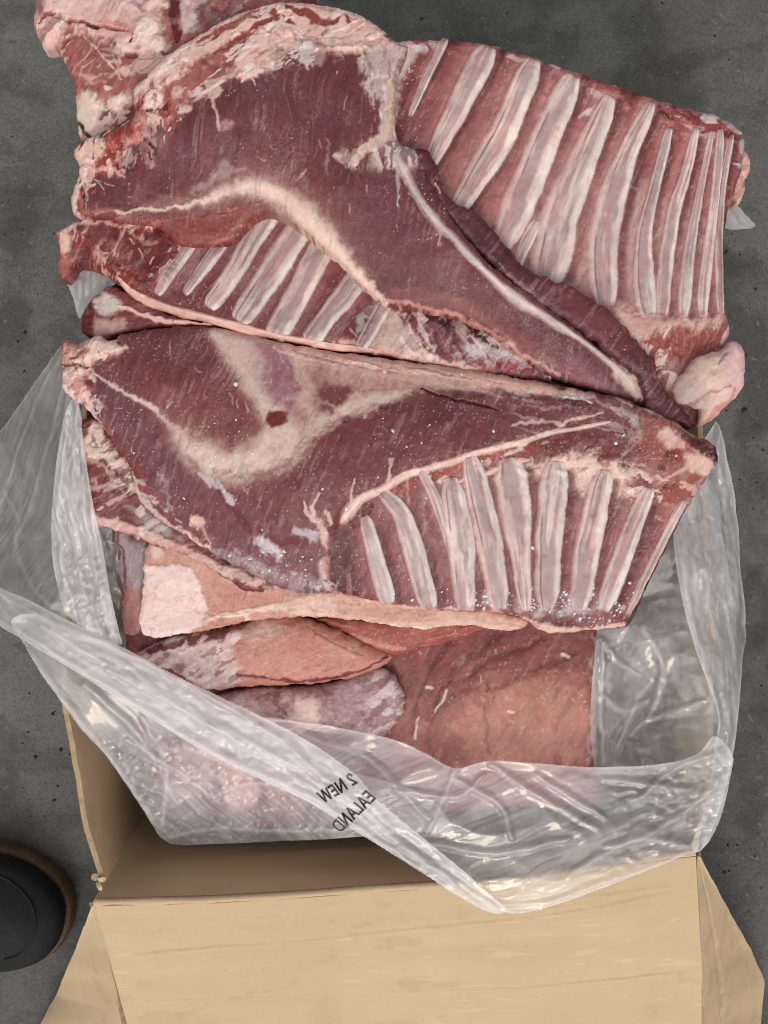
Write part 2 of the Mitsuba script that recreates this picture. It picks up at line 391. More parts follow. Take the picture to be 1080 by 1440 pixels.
scene['concrete'] = {'type': 'twosided', 'bsdf': {'type': 'bumpmap', 'arbitrary': mikit.proc(concrete_bump, 5e-4), 'scale': 0.0012,
                     'bsdf': {'type': 'principled', 'base_color': mikit.proc(concrete), 'roughness': 0.75, 'specular': 0.35}}}

def board(p, n, uv):
    # kraft liner: faint flutes, fibres, scuffs
    fib = mikit.fbm(p.x * 240, p.y * 420, p.z * 420, 3)
    blot = mikit.fbm(p.x * 9, p.y * 9, p.z * 9 + 4, 4)
    flute = mikit.noise(p.x * 3, (p.y + p.z * 0.8) * 75, 2.0)
    stain = mikit.smoothstep(0.62, 0.78, mikit.fbm(p.x * 17 + 5, p.y * 17, p.z * 17, 4))
    c = mikit.mix(mi.Color3f(0.415, 0.30, 0.178), mi.Color3f(0.505, 0.38, 0.24), blot * 0.7 + (fib - 0.5) * 0.3 + (flute - 0.5) * 0.1 + 0.15)
    c = mikit.mix(c, mi.Color3f(0.34, 0.235, 0.135), stain * 0.22)
    smudge = mikit.smoothstep(0.56, 0.66, mikit.fbm(p.x * 34 + 2, p.y * 60, p.z * 60, 4)) * mikit.smoothstep(0.5, 0.62, mikit.fbm(p.x * 6, p.y * 6 + 3, p.z * 6, 3))
    c = mikit.mix(c, mi.Color3f(0.31, 0.22, 0.13), smudge * 0.25)
    scuff = mikit.smoothstep(0.64, 0.70, mikit.fbm(p.x * 25, p.y * 190, p.z * 190 + 7, 3)) * mikit.smoothstep(0.5, 0.6, mikit.fbm(p.x * 9 + 8, p.y * 9, p.z * 9, 2))
    c = mikit.mix(c, mi.Color3f(0.55, 0.43, 0.285), scuff * 0.4)
    d1, d2, r = mikit.voronoi(p.x * 60, (p.y + p.z) * 60)
    speck = mikit.smoothstep(0.07, 0.03, d1 + mikit.smoothstep(0.10, 0.06, 1 - r) * 0)
    return mikit.mix(c, mi.Color3f(0.12, 0.085, 0.055), speck * mikit.smoothstep(0.95, 0.97, r) * 0.5)
def board_bump(p, n, uv):
    return mikit.noise(p.x * 3, (p.y + p.z * 0.8) * 75, 2.0) * 0.4 + mikit.fbm(p.x * 90, p.y * 250, p.z * 250, 3)
scene['cardboard'] = {'type': 'twosided', 'bsdf': {'type': 'bumpmap', 'arbitrary': mikit.proc(board_bump, 6e-4), 'scale': 0.0006,
                      'bsdf': {'type': 'principled', 'base_color': mikit.proc(board), 'roughness': 0.7, 'specular': 0.3}}}
def raw_edge(p, n, uv):
    return mikit.mix(mi.Color3f(0.28, 0.19, 0.11), mi.Color3f(0.42, 0.31, 0.19), mikit.noise(p.x * 220, p.y * 220, p.z * 220))
scene['cardboard_edge'] = {'type': 'twosided', 'bsdf': {'type': 'principled', 'base_color': mikit.proc(raw_edge), 'roughness': 0.9, 'specular': 0.2}}

def film_haze(p, n, uv):
    return dr_clip(uv.x + (mikit.fbm(p.x * 70, p.y * 70, p.z * 70) - 0.5) * 0.16)
def dr_clip(x):
    import drjit as dr
    return dr.clip(x, 0.03, 0.95)
scene['film'] = {'type': 'blendbsdf', 'weight': mikit.proc(film_haze),
                 'bsdf_0': {'type': 'thindielectric', 'int_ior': 1.5},
                 'bsdf_1': {'type': 'principledthin', 'base_color': {'type': 'rgb', 'value': [0.86, 0.85, 0.86]}, 'roughness': 0.3, 'eta': 1.5, 'diff_trans': 0.75, 'spec_trans': 0.0}}
scene['ink'] = {'type': 'twosided', 'bsdf': {'type': 'principled', 'base_color': {'type': 'rgb', 'value': [0.012, 0.01, 0.012]}, 'roughness': 0.4}}
def frost_col(p, n, uv):
    return mikit.mix(mi.Color3f(0.5, 0.42, 0.42), mi.Color3f(0.72, 0.69, 0.7), mikit.noise(p.x * 300, p.y * 300, p.z * 300))
scene['frost'] = {'type': 'principled', 'base_color': mikit.proc(frost_col), 'roughness': 0.35, 'specular': 0.5}
def upper_col(p, n, uv):
    return mi.Color3f(0.007, 0.0075, 0.0085) * (0.7 + 0.9 * mikit.fbm(p.x * 150, p.y * 150, p.z * 150))
def upper_bump(p, n, uv):
    return mikit.fbm(p.x * 700, p.y * 700, p.z * 700)
scene['shoe_black'] = {'type': 'twosided', 'bsdf': {'type': 'bumpmap', 'arbitrary': mikit.proc(upper_bump, 4e-4), 'scale': 0.0004, 'bsdf': {'type': 'principled', 'base_color': mikit.proc(upper_col), 'roughness': 0.72, 'specular': 0.25}}}
def gum_col(p, n, uv):
    return mikit.mix(mi.Color3f(0.045, 0.024, 0.012), mi.Color3f(0.12, 0.062, 0.028), mikit.fbm(p.x * 90, p.y * 90, p.z * 90))
scene['gum_sole'] = {'type': 'twosided', 'bsdf': {'type': 'principled', 'base_color': mikit.proc(gum_col), 'roughness': 0.55, 'specular': 0.4}}
scene['thread'] = {'type': 'twosided', 'bsdf': {'type': 'principled', 'base_color': {'type': 'rgb', 'value': [0.16, 0.10, 0.05]}, 'roughness': 0.7}}
scene['grass_green'] = {'type': 'twosided', 'bsdf': {'type': 'principled', 'base_color': {'type': 'rgb', 'value': [0.06, 0.085, 0.03]}, 'roughness': 0.6}}
scene['dark_grit'] = {'type': 'twosided', 'bsdf': {'type': 'principled', 'base_color': {'type': 'rgb', 'value': [0.018, 0.016, 0.014]}, 'roughness': 0.8}}

# tissue colours
MUS, MUS2, DARK = S(114, 66, 68), S(128, 78, 77), S(92, 50, 54)
RED, BLOOD, PINK = S(150, 78, 72), S(146, 48, 44), S(200, 134, 118)
FAT, CREAM, PALE = S(238, 202, 194), S(222, 194, 182), S(244, 226, 220)
RIB, RIBG, MEMB, FROST = S(216, 190, 182), S(188, 170, 166), S(176, 146, 144), S(200, 186, 186)

# ---------------------------------------------------------------- ground
gx = 40.0
scene['ground'] = mikit.ply((np.array([[-gx, -gx, 0], [gx, -gx, 0], [gx, gx, 0], [-gx, gx, 0.0]]), np.array([[0, 1, 2], [0, 2, 3]])), 'concrete',
                            uv=np.array([[-gx, -gx], [gx, -gx], [gx, gx], [-gx, gx]]))
labels['ground'] = {'label': 'dark grey stained concrete ground around the box', 'kind': 'structure'}

# ---------------------------------------------------------------- cardboard box
def panel(key, top, bottom, thick=0.005, parent='cardboard_box', nu=60, nv=24, bow=None, seed=0, rough_top=0.0015, crease=(), cut=True):
    """A corrugated board between two polylines (world points, same direction), thick towards its back, edges slightly uneven."""
    t0, b0 = np.asarray(top, float), np.asarray(bottom, float)
    def rs(p, n):
        s = np.concatenate([[0], np.cumsum(np.linalg.norm(np.diff(p, axis=0), axis=1))]); s /= s[-1]
        return np.stack([np.interp(np.linspace(0, 1, n), s, p[:, k]) for k in range(3)], 1)
    a, b = rs(t0, nu), rs(b0, nu)
    w = np.linspace(0, 1, nv)[None, :, None]
    g = a[:, None] * (1 - w) + b[:, None] * w
    du, dv = np.gradient(g, axis=0), np.gradient(g, axis=1)
    n = np.cross(du, dv); n /= np.maximum(np.linalg.norm(n, axis=2, keepdims=True), 1e-9)
    uu, vv = np.meshgrid(np.linspace(0, 1, nu), np.linspace(0, 1, nv), indexing='ij')
    L, Hh = np.linalg.norm(a[-1] - a[0]), np.linalg.norm(b[0] - a[0])
    dis = (meshkit.fbm(np.stack([uu * L * 9, vv * Hh * 9, uu * 0 + seed], -1), 3, seed) - 0.5) * 0.006
    for (v0, slope, wid, dep) in crease:
        dis = dis + dep * np.exp(-((vv - v0 - slope * uu + (meshkit.noise(np.stack([uu * 6, uu * 0, uu * 0 + seed + v0], -1)) - 0.5) * 0.014) / wid) ** 2)
    dis = dis * np.clip(np.minimum(uu, 1 - uu) * 12, 0, 1) * np.clip(vv * 8, 0, 1)
    g = g + n * dis[..., None]
    jag = (meshkit.noise(np.stack([uu[:, 0] * L * 60, uu[:, 0] * 0, uu[:, 0] * 0 + seed], -1), seed) - 0.5) * rough_top * 2
    g[:, 0] += jag[:, None] * (dv[:, 0] / np.linalg.norm(dv[:, 0], axis=1, keepdims=True))
    back = g - n * thick
    N = nu * nv
    idx = np.arange(N).reshape(nu, nv)
    q = np.stack([idx[:-1, :-1], idx[1:, :-1], idx[1:, 1:], idx[:-1, 1:]], -1).reshape(-1, 4)
    faces = np.vstack([q, q[:, ::-1] + N])
    v = np.vstack([g.reshape(-1, 3), back.reshape(-1, 3)])
    k = put(f'{parent}__{key}', mikit.ply((v, faces), 'cardboard', smooth=True))
    rim = np.concatenate([idx[:, 0], idx[-1, 1:], idx[-2::-1, -1], idx[0, -2:0:-1]])
    j = np.arange(len(rim)); j2 = (j + 1) % len(rim)
    ev = np.vstack([v[rim], v[rim + N]])
    if not cut:
        return k
    put(f'{k}__cut_edge', mikit.ply((ev, np.stack([j, j2, j2 + len(rim), j + len(rim)], 1)), 'cardboard_edge'))
    return k

def P3(px, py, z):
    x, y = at(px, py, z)
    return np.array([float(x), float(y), z])
RIMZ = 0.25
FL, FR = P3(140, 1240, RIMZ), P3(980, 1206, RIMZ)
BL, BR = np.array([-0.262, 0.27, RIMZ]), np.array([0.29, 0.27, RIMZ])
fl, fr, bl, br = (np.array([p[0], p[1], 0.008]) for p in (np.array([-0.281, -0.342]), FR + [0.0, 0.004, 0], BL, BR))
labels['cardboard_box'] = {'label': 'open brown cardboard box with its front flap folded down, holding the bagged meat', 'category': 'box'}
mid_l = [P3(128, 1200, .25), P3(114, 1150, .25), P3(104, 1080, .25), P3(98, 1045, .252), P3(86, 990, .255), P3(84, 900, .255), P3(92, 760, .252), BL]
panel('wall_panel', [FL + [.001, -.002, 0]] + mid_l, [fl + [0, -.002, 0], bl], seed=1, nu=120, rough_top=0.003)
panel('wall_panel', [FR + [0, .006, 0], P3(1000, 1100, .25), P3(1006, 900, .25), BR], [fr + [0, .006, 0], br], thick=-0.005, seed=2, nu=100)
panel('wall_panel', [BL + [.006, 0, 0], BR - [.006, 0, 0]], [bl + [.006, 0, 0], br - [.006, 0, 0]], seed=3)
hinge = [P3(132, 1268, .243), P3(220, 1266, .25), P3(300, 1264, .251), P3(420, 1257, .25), P3(540, 1248, .25), P3(700, 1238, .25), P3(860, 1216, .25), P3(935, 1203, .252), P3(978, 1198, .251)]
inner = [h + np.array([0, 0.0008, 0.0006]) for h in hinge]
panel('wall_panel', inner, [fl, fr], thick=0.005, seed=4, nu=120, rough_top=0, cut=False, crease=((0.35, 0.1, 0.02, 0.003), (0.6, -0.05, 0.015, -0.003)))
fold_line = resample(spline(np.array(hinge), 8), .004)
th = np.linspace(-0.35, math.pi + 0.1, 9)
fv = (fold_line[:, None] + np.stack([th * 0, 0.0032 * np.cos(th) - 0.001, 0.0032 * np.sin(th) - 0.0012], -1)[None] * (1 + 0.5 * (meshkit.noise(fold_line * 70, 3) - .5))[:, None, None])
fi = np.arange(len(fold_line) * 9).reshape(-1, 9)
put('cardboard_box__fold_edge', mikit.ply((fv.reshape(-1, 3), np.stack([fi[:-1, :-1], fi[1:, :-1], fi[1:, 1:], fi[:-1, 1:]], -1).reshape(-1, 4)), 'cardboard', smooth=True))
fl2, fr2 = P3(180, 1452, .17), P3(993, 1452, .17)
fe, ge = P3(211, 1560, .125), P3(998, 1560, .125)
panel('flap', hinge, [fe + [0, 0, 0], ge], seed=5, nu=200, nv=240, thick=-0.005, cut=False, rough_top=0, crease=((0.24, -0.12, 0.005, 0.0007), (0.252, -0.12, 0.005, -0.0007), (0.46, -0.02, 0.004, -0.001), (0.47, -0.04, 0.006, 0.0006), (0.085, 0.03, 0.006, -0.0009), (0.13, -0.05, 0.03, 0.0015), (0.36, -0.16, 0.03, 0.0012), (0.2, 0.1, 0.04, 0.002)))
# corner gussets: the webs of board between the flap and the side walls
panel('corner_gusset', [P3(128, 1277, .238), P3(104, 1340, .12), P3(78, 1400, .03), P3(50, 1452, .004)], [hinge[0] - [0, .004, .002], P3(152, 1340, .213), (fl2 + [-0.003, 0, 0.0]), (fl2 + [-0.001, -.004, -.004])], seed=6, nu=50, nv=30, thick=0.005)
panel('corner_gusset', [P3(986, 1206, .246), P3(1018, 1268, .16), P3(1056, 1335, .06), P3(1076, 1380, .02), P3(1072, 1420, .008), P3(1066, 1470, .006)], [P3(981, 1204, .247), P3(984, 1270, .227), P3(987, 1340, .205), P3(990, 1400, .186), P3(993, 1470, .163)], seed=7, nu=60, nv=30, thick=-0.005, crease=((0.55, 0.2, 0.03, 0.002),))
panel('base_panel', [fl + [.003, .003, -.002], fr + [-.003, .003, -.002]], [bl + [.003, -.003, -.002], br + [-.003, -.003, -.002]], seed=8)
# torn paper at the split corner
rng = np.random.default_rng(5)
for i in range(3):
    c = P3(146 + rng.normal() * 7, 1244 + rng.normal() * 9, .248)
    a = rng.uniform(0, 6.28)
    d = np.array([math.cos(a), math.sin(a), 0.1]) * 0.008
    e = np.array([-math.sin(a), math.cos(a), 0.5]) * 0.003
    tt = np.linspace(0, 1, 7)
    mid = c + np.outer(tt, d) + np.outer(np.sin(tt * 3), [0, 0, .003])
    v = np.vstack([mid + e * (1 - tt[:, None] ** 3 * .5 + rng.uniform(-.25, .25, (7, 1))), mid - e * (1 - tt[:, None] ** 3 * .6 + rng.uniform(-.25, .25, (7, 1)))])
    v = np.vstack([v, v - [0, 0, .0006]])
    q = [[k, k + 1, k + 8, k + 7] for k in range(6)] + [[k + 14, k + 21, k + 22, k + 15] for k in range(6)]
    put('cardboard_box__torn_scrap', mikit.ply((v, np.array(q)), 'cardboard', smooth=True))

# ---------------------------------------------------------------- the meat, lowest pieces first
def thing(key, label, cat, group=None):
    key = numbered_label(key)
    labels[key] = {'label': label, 'category': cat}
    if group:
        labels[key]['group'] = group
    return key
def numbered_label(key):
    if key not in labels:
        return key
    i = 1
    while f'{key}_{i:03d}' in labels:
        i += 1
    return f'{key}_{i:03d}'
def own(k, label):
    labels[k] = {'label': label}
GROUP = 'frozen carcass pieces stacked in the box'

# -- whole side at the bottom of the bag: broad pink flank, frosted lobe, pink lobe
t = thing('carcass_piece', 'broad smooth pink skinned flank lying lowest in the bag, cut straight at its right edge', 'meat', GROUP)
q = Slab([(170, 700), (400, 640), (840, 660), (842, 900), (842, 1000), (842, 1090), (840, 1130), (700, 1140), (600, 1150), (480, 1160), (330, 1172), (240, 1170), (215, 1120), (190, 1040), (175, 900)],
         [(180, 700, .235), (840, 700, .235), (840, 1000, .238), (700, 960, .246), (600, 1000, .245), (560, 1120, .222), (840, 1130, .215), (250, 1160, .15), (340, 1150, .165), (450, 1140, .185), (200, 1000, .20), (300, 1030, .222), (200, 880, .235), (400, 900, .24)],
         thick=0.11, rim=14, seed=1, step=1.3)
q.muscle(S(128, 74, 70), 60, mottle=.3, relief=.2, fibre=.2)
q.patch([(560, 900), (680, 872), (845, 880), (850, 1120), (560, 1130), (520, 1060), (560, 985)], S(138, 82, 78), soft=10, warp=8, dz=1.0, mottle=.22, scale=12)
q.patch([(640, 1000), (700, 960), (760, 950), (830, 960), (842, 1040), (800, 1080), (700, 1090), (640, 1090), (600, 1060)], S(184, 126, 114), soft=30, warp=14, mottle=.22, scale=20)
q.patch([(560, 1020), (620, 1010), (660, 1060), (640, 1090), (560, 1090)], S(156, 98, 94), soft=16, warp=10, mottle=.2, scale=14)
for pts, w in (([(650, 885, 12), (625, 910, 16), (608, 935, 12), (588, 975, 9), (578, 1030, 6)], .8), ([(705, 890, 16), (682, 908, 18), (655, 928, 14), (625, 962, 11), (600, 1010, 7)], .85), ([(765, 895, 12), (722, 916, 14), (690, 927, 14), (655, 955, 9)], .75),
               ([(688, 955, 6), (683, 1010, 6), (690, 1060, 5)], .5), ([(810, 915, 10), (760, 938, 20), (720, 957, 20), (690, 968, 10)], .5), ([(612, 1000, 6), (603, 1040, 5), (612, 1075, 5)], .5)):
    q.band(pts, S(92, 46, 44), soft=1.0, warp=5, amt=w * .8, dz=-.9, streak=.4)
for pts in ([(628, 970, 4), (622, 985, 4), (612, 1000, 3)], [(588, 1010, 3), (583, 1040, 3)], [(600, 965, 5), (607, 968, 4)], [(790, 920, 6), (800, 925, 5)], [(715, 1000, 4), (722, 1003, 4)]):
    q.band(pts, PALE, soft=.5, warp=3, amt=.7)
q.band([(838, 900, 14), (832, 960, 10), (836, 1020, 10), (830, 1070, 14)], FROST, soft=.9, warp=10, amt=.55)
q.patch([(310, 1070), (345, 1080), (365, 1100), (362, 1130), (330, 1140), (312, 1110)], S(238, 190, 184), soft=6, warp=5, dz=5)
q.patch([(240, 1060), (300, 1040), (310, 1080), (280, 1120), (240, 1120)], S(206, 170, 168), soft=9, warp=8, dz=3)
q.patch([(380, 1060), (460, 1090), (450, 1130), (380, 1140)], S(190, 140, 140), soft=12, warp=10, dz=2)
r = q.region([(560, 880), (845, 875), (845, 1100), (560, 1100)], 10)
q.marbling(r, S(198, 140, 128), 9, .6, .25, .1, 3, 60); q.marbling(r, S(104, 54, 50), 8, .62, .3, -.2, 4, 55); q.marbling(r, S(216, 190, 184), 2.6, .7, .5, .2, 1.5, 80)
q.lumps(2.2, 42, None)
q.lumps(3.0, 20, sstep(1040, 1100, 720 - q.y / .68))
q.spots(PALE, .55, 1.8, .8)
q.spots(S(206, 150, 140), .9, 2.6, .5, seed=3)
q.build(f'{t}__flank')

t = thing('carcass_piece', 'frosted purplish lobe with a white patch, lowest on the left beside the pink flank', 'meat', GROUP)
q = Slab([(292, 985), (330, 975), (370, 968), (420, 968), (480, 958), (525, 942), (552, 950), (570, 985), (562, 1012), (540, 1036), (500, 1060), (430, 1060), (370, 1040), (320, 1015)],
         [(292, 985, .254), (420, 968, .262), (552, 955, .264), (540, 1035, .252), (430, 1055, .242), (430, 1005, .266), (320, 1015, .248)], thick=.025, rim=12, seed=2)
q.muscle(S(166, 122, 122), 15, mottle=.3)
q.patch([(330, 965), (420, 960), (420, 1010), (370, 1015), (320, 995)], S(178, 138, 132), soft=10, warp=10, mottle=.3)
q.band([(310, 990, 12), (350, 1005, 14), (390, 1022, 10)], S(222, 204, 200), soft=1, warp=9, amt=.6, streak=.5)
q.patch([(418, 985), (440, 978), (450, 1000), (446, 1030), (425, 1030), (414, 1010)], S(226, 190, 184), soft=8, warp=9, dz=.8)
q.band([(300, 985, 10), (350, 990, 14), (410, 1000, 10)], S(190, 156, 150), soft=.9, warp=8, amt=.7, streak=.5)
q.band([(380, 975, 12), (400, 1000, 14), (395, 1025, 12)], S(120, 74, 82), soft=.9, warp=8, amt=.7, streak=.4)
q.band([(452, 965, 10), (470, 990, 14), (462, 1030, 12)], S(108, 66, 72), soft=.9, warp=8, amt=.7)
q.band([(500, 960, 10), (520, 985, 14), (510, 1020, 12)], S(214, 198, 200), soft=1, warp=10, amt=.6, streak=.5)
q.patch([(470, 960), (550, 950), (566, 990), (540, 1035), (480, 1030)], S(166, 136, 140), soft=14, warp=12, amt=.8, mottle=.4, scale=3)
w = np.ones(len(q.x))
q.marbling(w, S(228, 210, 208), 9, .55, .55, .3, 1.6, 15); q.marbling(w, S(112, 70, 76), 8, .58, .5, -.3, 1.8, 30)
q.spots(PALE, 1.1, 2.0, .85)
q.spots(FROST, 1.6, 1.3, .7, where=sstep(0, 14, q.x + 60), seed=4)
q.lumps(1.6, 14)
q.build(f'{t}__lobe')

t = thing('carcass_piece', 'pink folded belly lobe with a dark frosted left tip, under the pale fat slab', 'meat', GROUP)
q = Slab([(186, 928), (215, 905), (262, 892), (330, 880), (385, 864), (440, 874), (500, 900), (552, 925), (520, 948), (470, 960), (400, 966), (330, 968), (285, 972), (240, 945)],
         [(186, 928, .245), (262, 892, .262), (440, 868, .272), (550, 925, .262), (330, 968, .258), (400, 920, .276), (240, 945, .25)], thick=.022, rim=14, seed=3)
q.muscle(S(188, 128, 118), 20, mottle=.2, fibre=.12)
q.patch([(186, 930), (215, 905), (260, 893), (318, 882), (330, 920), (330, 962), (285, 970), (240, 945)], S(206, 178, 172), soft=9, warp=11, mottle=.3)
q.band([(205, 918, 10), (250, 905, 14), (300, 893, 14), (345, 880, 8)], S(112, 58, 58), soft=.6, warp=6)
r = q.region([(186, 928), (262, 894), (330, 885), (345, 920), (330, 966), (260, 955)], 8)
q.marbling(r, S(236, 222, 218), 5, .55, .7, .4, 2.5, 25); q.marbling(r, S(128, 92, 98), 5, .57, .65, -.2, 2.5, 25)
r = q.region([(345, 880), (450, 870), (552, 925), (480, 955), (345, 955)], 10)
q.marbling(r, S(222, 170, 156), 6, .58, .5, .2, 4, 15); q.marbling(r, S(150, 88, 80), 5, .61, .5, -.2, 5, 15)
q.patch([(345, 885), (370, 872), (395, 880), (380, 900), (358, 908)], S(196, 158, 148), soft=6, warp=8, mottle=.35)
q.patch([(340, 905), (400, 890), (470, 900), (530, 925), (480, 950), (400, 955), (345, 945)], S(202, 142, 126), soft=14, warp=8, amt=.8, mottle=.12)
q.band([(335, 950, 5), (420, 958, 7), (500, 946, 6), (545, 926, 6)], S(126, 62, 58), soft=.7, warp=5)
q.band([(430, 880, 3), (470, 905, 3), (510, 922, 3)], S(150, 80, 74), soft=.8, warp=3, amt=.7, dz=-.6)
q.spots(PALE, .8, 1.6, .8)
q.lumps(1.4, 16)
q.build(f'{t}__lobe')
t = thing('carcass_piece', 'dark red strip of meat wedged under the belly lobe and the long fat edge', 'meat', GROUP)
q = Slab([(440, 868), (520, 870), (640, 868), (690, 878), (650, 898), (580, 915), (540, 922), (490, 896)], [(440, 868, .262), (690, 880, .256), (540, 920, .258), (580, 885, .266)], thick=.02, rim=10, seed=4)
q.muscle(S(166, 92, 84), 10, mottle=.25)
q.band([(470, 885, 8), (530, 905, 10), (570, 912, 8)], S(194, 132, 116), soft=.8, warp=5)
q.spots(PALE, .7, 1.6, .8)
q.build(f'{t}__strip')

t = thing('carcass_piece', 'dark frosted meat deep in the box at the right, seen only through the bag', 'meat', GROUP)
q = Slab([(820, 700), (900, 640), (985, 640), (1000, 760), (992, 900), (985, 1040), (960, 1090), (900, 1120), (845, 1110), (835, 900)], [(830, 760, .16), (985, 700, .15), (980, 1050, .15), (850, 1080, .16), (920, 850, .19), (910, 1000, .175)], thick=.1, rim=14, seed=17, step=1.4)
q.muscle(S(84, 62, 56), 80, mottle=.35)
q.patch([(850, 740), (930, 720), (960, 800), (920, 880), (860, 860)], S(90, 82, 76), soft=20, warp=16, mottle=.4)
q.patch([(880, 900), (960, 880), (975, 1000), (930, 1060), (880, 1000)], S(104, 88, 70), soft=20, warp=16, mottle=.4)
q.spots(FROST, 2.4, 3.0, .8)
q.lumps(3, 22)
q.build(f'{t}__flank')

# -- pale slab with thick fat
t = thing('carcass_piece', 'pale slab with thick white fat and orange pink skin, sticking out below the lower ribs', 'meat', GROUP)
q = Slab([(205, 768), (230, 763), (280, 772), (330, 795), (380, 815), (440, 825), (520, 835), (600, 845), (680, 856), (742, 872), (720, 888), (650, 880), (580, 884), (500, 872), (430, 868), (370, 871), (320, 880), (270, 890), (200, 893), (200, 830)],
         [(205, 768, .288), (200, 890, .282), (330, 880, .285), (330, 800, .294), (440, 830, .296), (742, 872, .294), (500, 872, .29)], thick=.024, rim=6, drop=4, seed=5)
q.muscle(S(204, 146, 130), 75, mottle=.12, fibre=.1)
q.patch([(198, 800), (220, 796), (262, 795), (278, 815), (290, 845), (291, 872), (262, 892), (196, 896)], S(236, 204, 198), soft=3, warp=4, dz=1.6, mottle=.1, scale=4)
q.band([(202, 775, 22), (235, 775, 18), (285, 790, 10)], S(200, 150, 140), soft=.8, warp=8)
q.patch([(212, 772), (222, 768), (230, 780), (216, 784)], CREAM, soft=3, warp=3)
q.band([(286, 874, 10), (340, 862, 10), (400, 850, 14), (440, 842, 16)], S(232, 196, 178), soft=.6, warp=4, dz=1.0)
q.patch([(410, 838), (470, 834), (560, 842), (650, 858), (740, 872), (700, 890), (600, 888), (500, 875), (430, 870), (400, 858)], S(224, 184, 166), soft=6, warp=6, dz=.6)
q.patch([(430, 852), (480, 845), (560, 856), (610, 864), (560, 872), (470, 866)], S(206, 158, 140), soft=8, warp=6, mottle=.12)
r = q.region([(330, 800), (440, 828), (600, 848), (742, 872), (700, 890), (440, 870), (300, 885)], 8)
q.marbling(r, S(244, 222, 210), 5, .56, .6, .4, 4, -4); q.marbling(r, S(184, 120, 106), 5, .59, .5, -.2, 4, -4)
q.band([(440, 872, 5), (520, 877, 6), (600, 886, 5), (690, 885, 5)], S(236, 208, 194), soft=.5, warp=3)
q.band([(350, 812, 2.5), (345, 835, 2.5), (340, 852, 2)], S(176, 92, 84), soft=.8, warp=3, amt=.6)
q.spots(S(222, 160, 150), 1.0, 2.0, .5); q.spots(PALE, .5, 1.4, .8, seed=2)
q.lumps(.9, 12)
q.build(f'{t}__slab')
t = thing('carcass_piece', 'grey frosted strip of membrane standing behind the pale fat slab at the left', 'meat', GROUP)
q = Slab([(160, 742), (185, 752), (208, 762), (203, 820), (200, 885), (172, 885), (172, 800)], [(160, 742, .28), (208, 762, .278), (172, 885, .255), (200, 885, .262)], thick=.03, rim=8, seed=6)
q.muscle(S(152, 136, 138), 80, mottle=.3)
q.band([(165, 750, 8), (172, 790, 8), (176, 850, 8)], S(108, 60, 62), soft=.8, warp=8, amt=.8)
q.patch([(174, 830), (198, 840), (200, 885), (172, 885)], S(166, 118, 112), soft=8, warp=8)
q.spots(FROST, 1.4, 1.6, .7)
q.build(f'{t}__strip')

# -- meat at the left under the lower side
t = thing('carcass_piece', 'red meat with white streaks peeking out under the lower side at the left', 'meat', GROUP)
q = Slab([(108, 600), (125, 585), (160, 600), (200, 640), (220, 690), (260, 730), (330, 785), (400, 822), (350, 832), (300, 806), (250, 782), (190, 758), (150, 742), (124, 738), (114, 700), (110, 650)],
         [(110, 600, .302), (124, 738, .29), (200, 690, .304), (400, 822, .298), (250, 780, .292)], thick=.06, rim=9, seed=7)
q.muscle(S(116, 58, 54), 25, mottle=.35, fibre=.35, relief=.7)
q.patch([(140, 592), (157, 627), (186, 660), (186, 684), (152, 684), (172, 667), (143, 650), (114, 628)], S(222, 194, 182), soft=6, warp=10, dz=1.5)
q.band([(112, 640, 8), (140, 655, 8), (160, 672, 5)], S(186, 140, 136), soft=.8, warp=7, streak=.4)
q.band([(112, 690, 12), (150, 684, 10), (185, 676, 8)], S(196, 160, 154), soft=.8, warp=6, streak=.4, amt=.8)
q.band([(122, 728, 18), (160, 738, 16), (210, 755, 16), (270, 780, 18), (340, 812, 18), (395, 826, 10)], S(206, 166, 158), soft=.6, warp=7, mottle=.3, dz=1.0)
q.band([(180, 712, 14), (215, 735, 20), (260, 765, 14)], S(150, 134, 132), soft=.9, warp=10, mottle=.4)
w = np.ones(len(q.x))
q.marbling(w, S(226, 198, 188), 8, .58, .6, .4, 2.2, 25); q.marbling(w, S(74, 30, 32), 8, .59, .6, -.4, 2.2, 15)
q.spots(PALE, 1.0, 1.7, .8)
q.lumps(1.6, 14)
q.build(f'{t}__flank')

# -- hind shank in the far corner
t = thing('carcass_piece', 'pale pink shank end with a tapering cream tendon, in the top left corner', 'meat', GROUP)
q = Slab([(60, -60), (48, -10), (43, 20), (48, 45), (60, 64), (76, 62), (84, 78), (97, 104), (101, 140), (103, 168), (109, 192), (124, 195), (150, 205), (200, 200), (260, 120), (330, 60), (420, 20), (420, -60)],
         [(48, 0, .318), (76, 62, .32), (110, 190, .318), (150, 120, .336), (220, 60, .34), (340, 10, .33), (400, -50, .32), (200, 190, .315)], thick=.025, rim=18, seed=8)
q.muscle(S(158, 98, 92), 62, mottle=.25, fibre=.25, relief=.6)
q.patch([(40, -60), (44, 20), (55, 62), (80, 60), (98, 35), (130, 55), (170, 70), (215, 78), (240, 60), (225, 30), (240, -60)], S(226, 184, 176), soft=6, warp=9, dz=3, mottle=.16)
q.patch([(44, -5), (62, 0), (58, 18), (50, 30)], S(140, 84, 82), soft=6, warp=8, amt=.8)
q.band([(52, 30, 5), (70, 20, 7), (95, 28, 6), (118, 33, 6), (140, 40, 6), (180, 44, 5)], S(150, 70, 68), soft=.7, warp=4, amt=.9, dz=-2)
q.band([(125, 36, 7), (140, 42, 7)], S(88, 30, 34), soft=.4, warp=3)
q.band([(140, 36, 16), (165, 36, 12), (200, 58, 10)], S(204, 132, 124), soft=.7, warp=7, amt=.7)
q.patch([(190, 40), (205, 25), (222, 30), (235, 60), (225, 75), (200, 65)], S(234, 206, 198), soft=4, warp=6, dz=1.5)
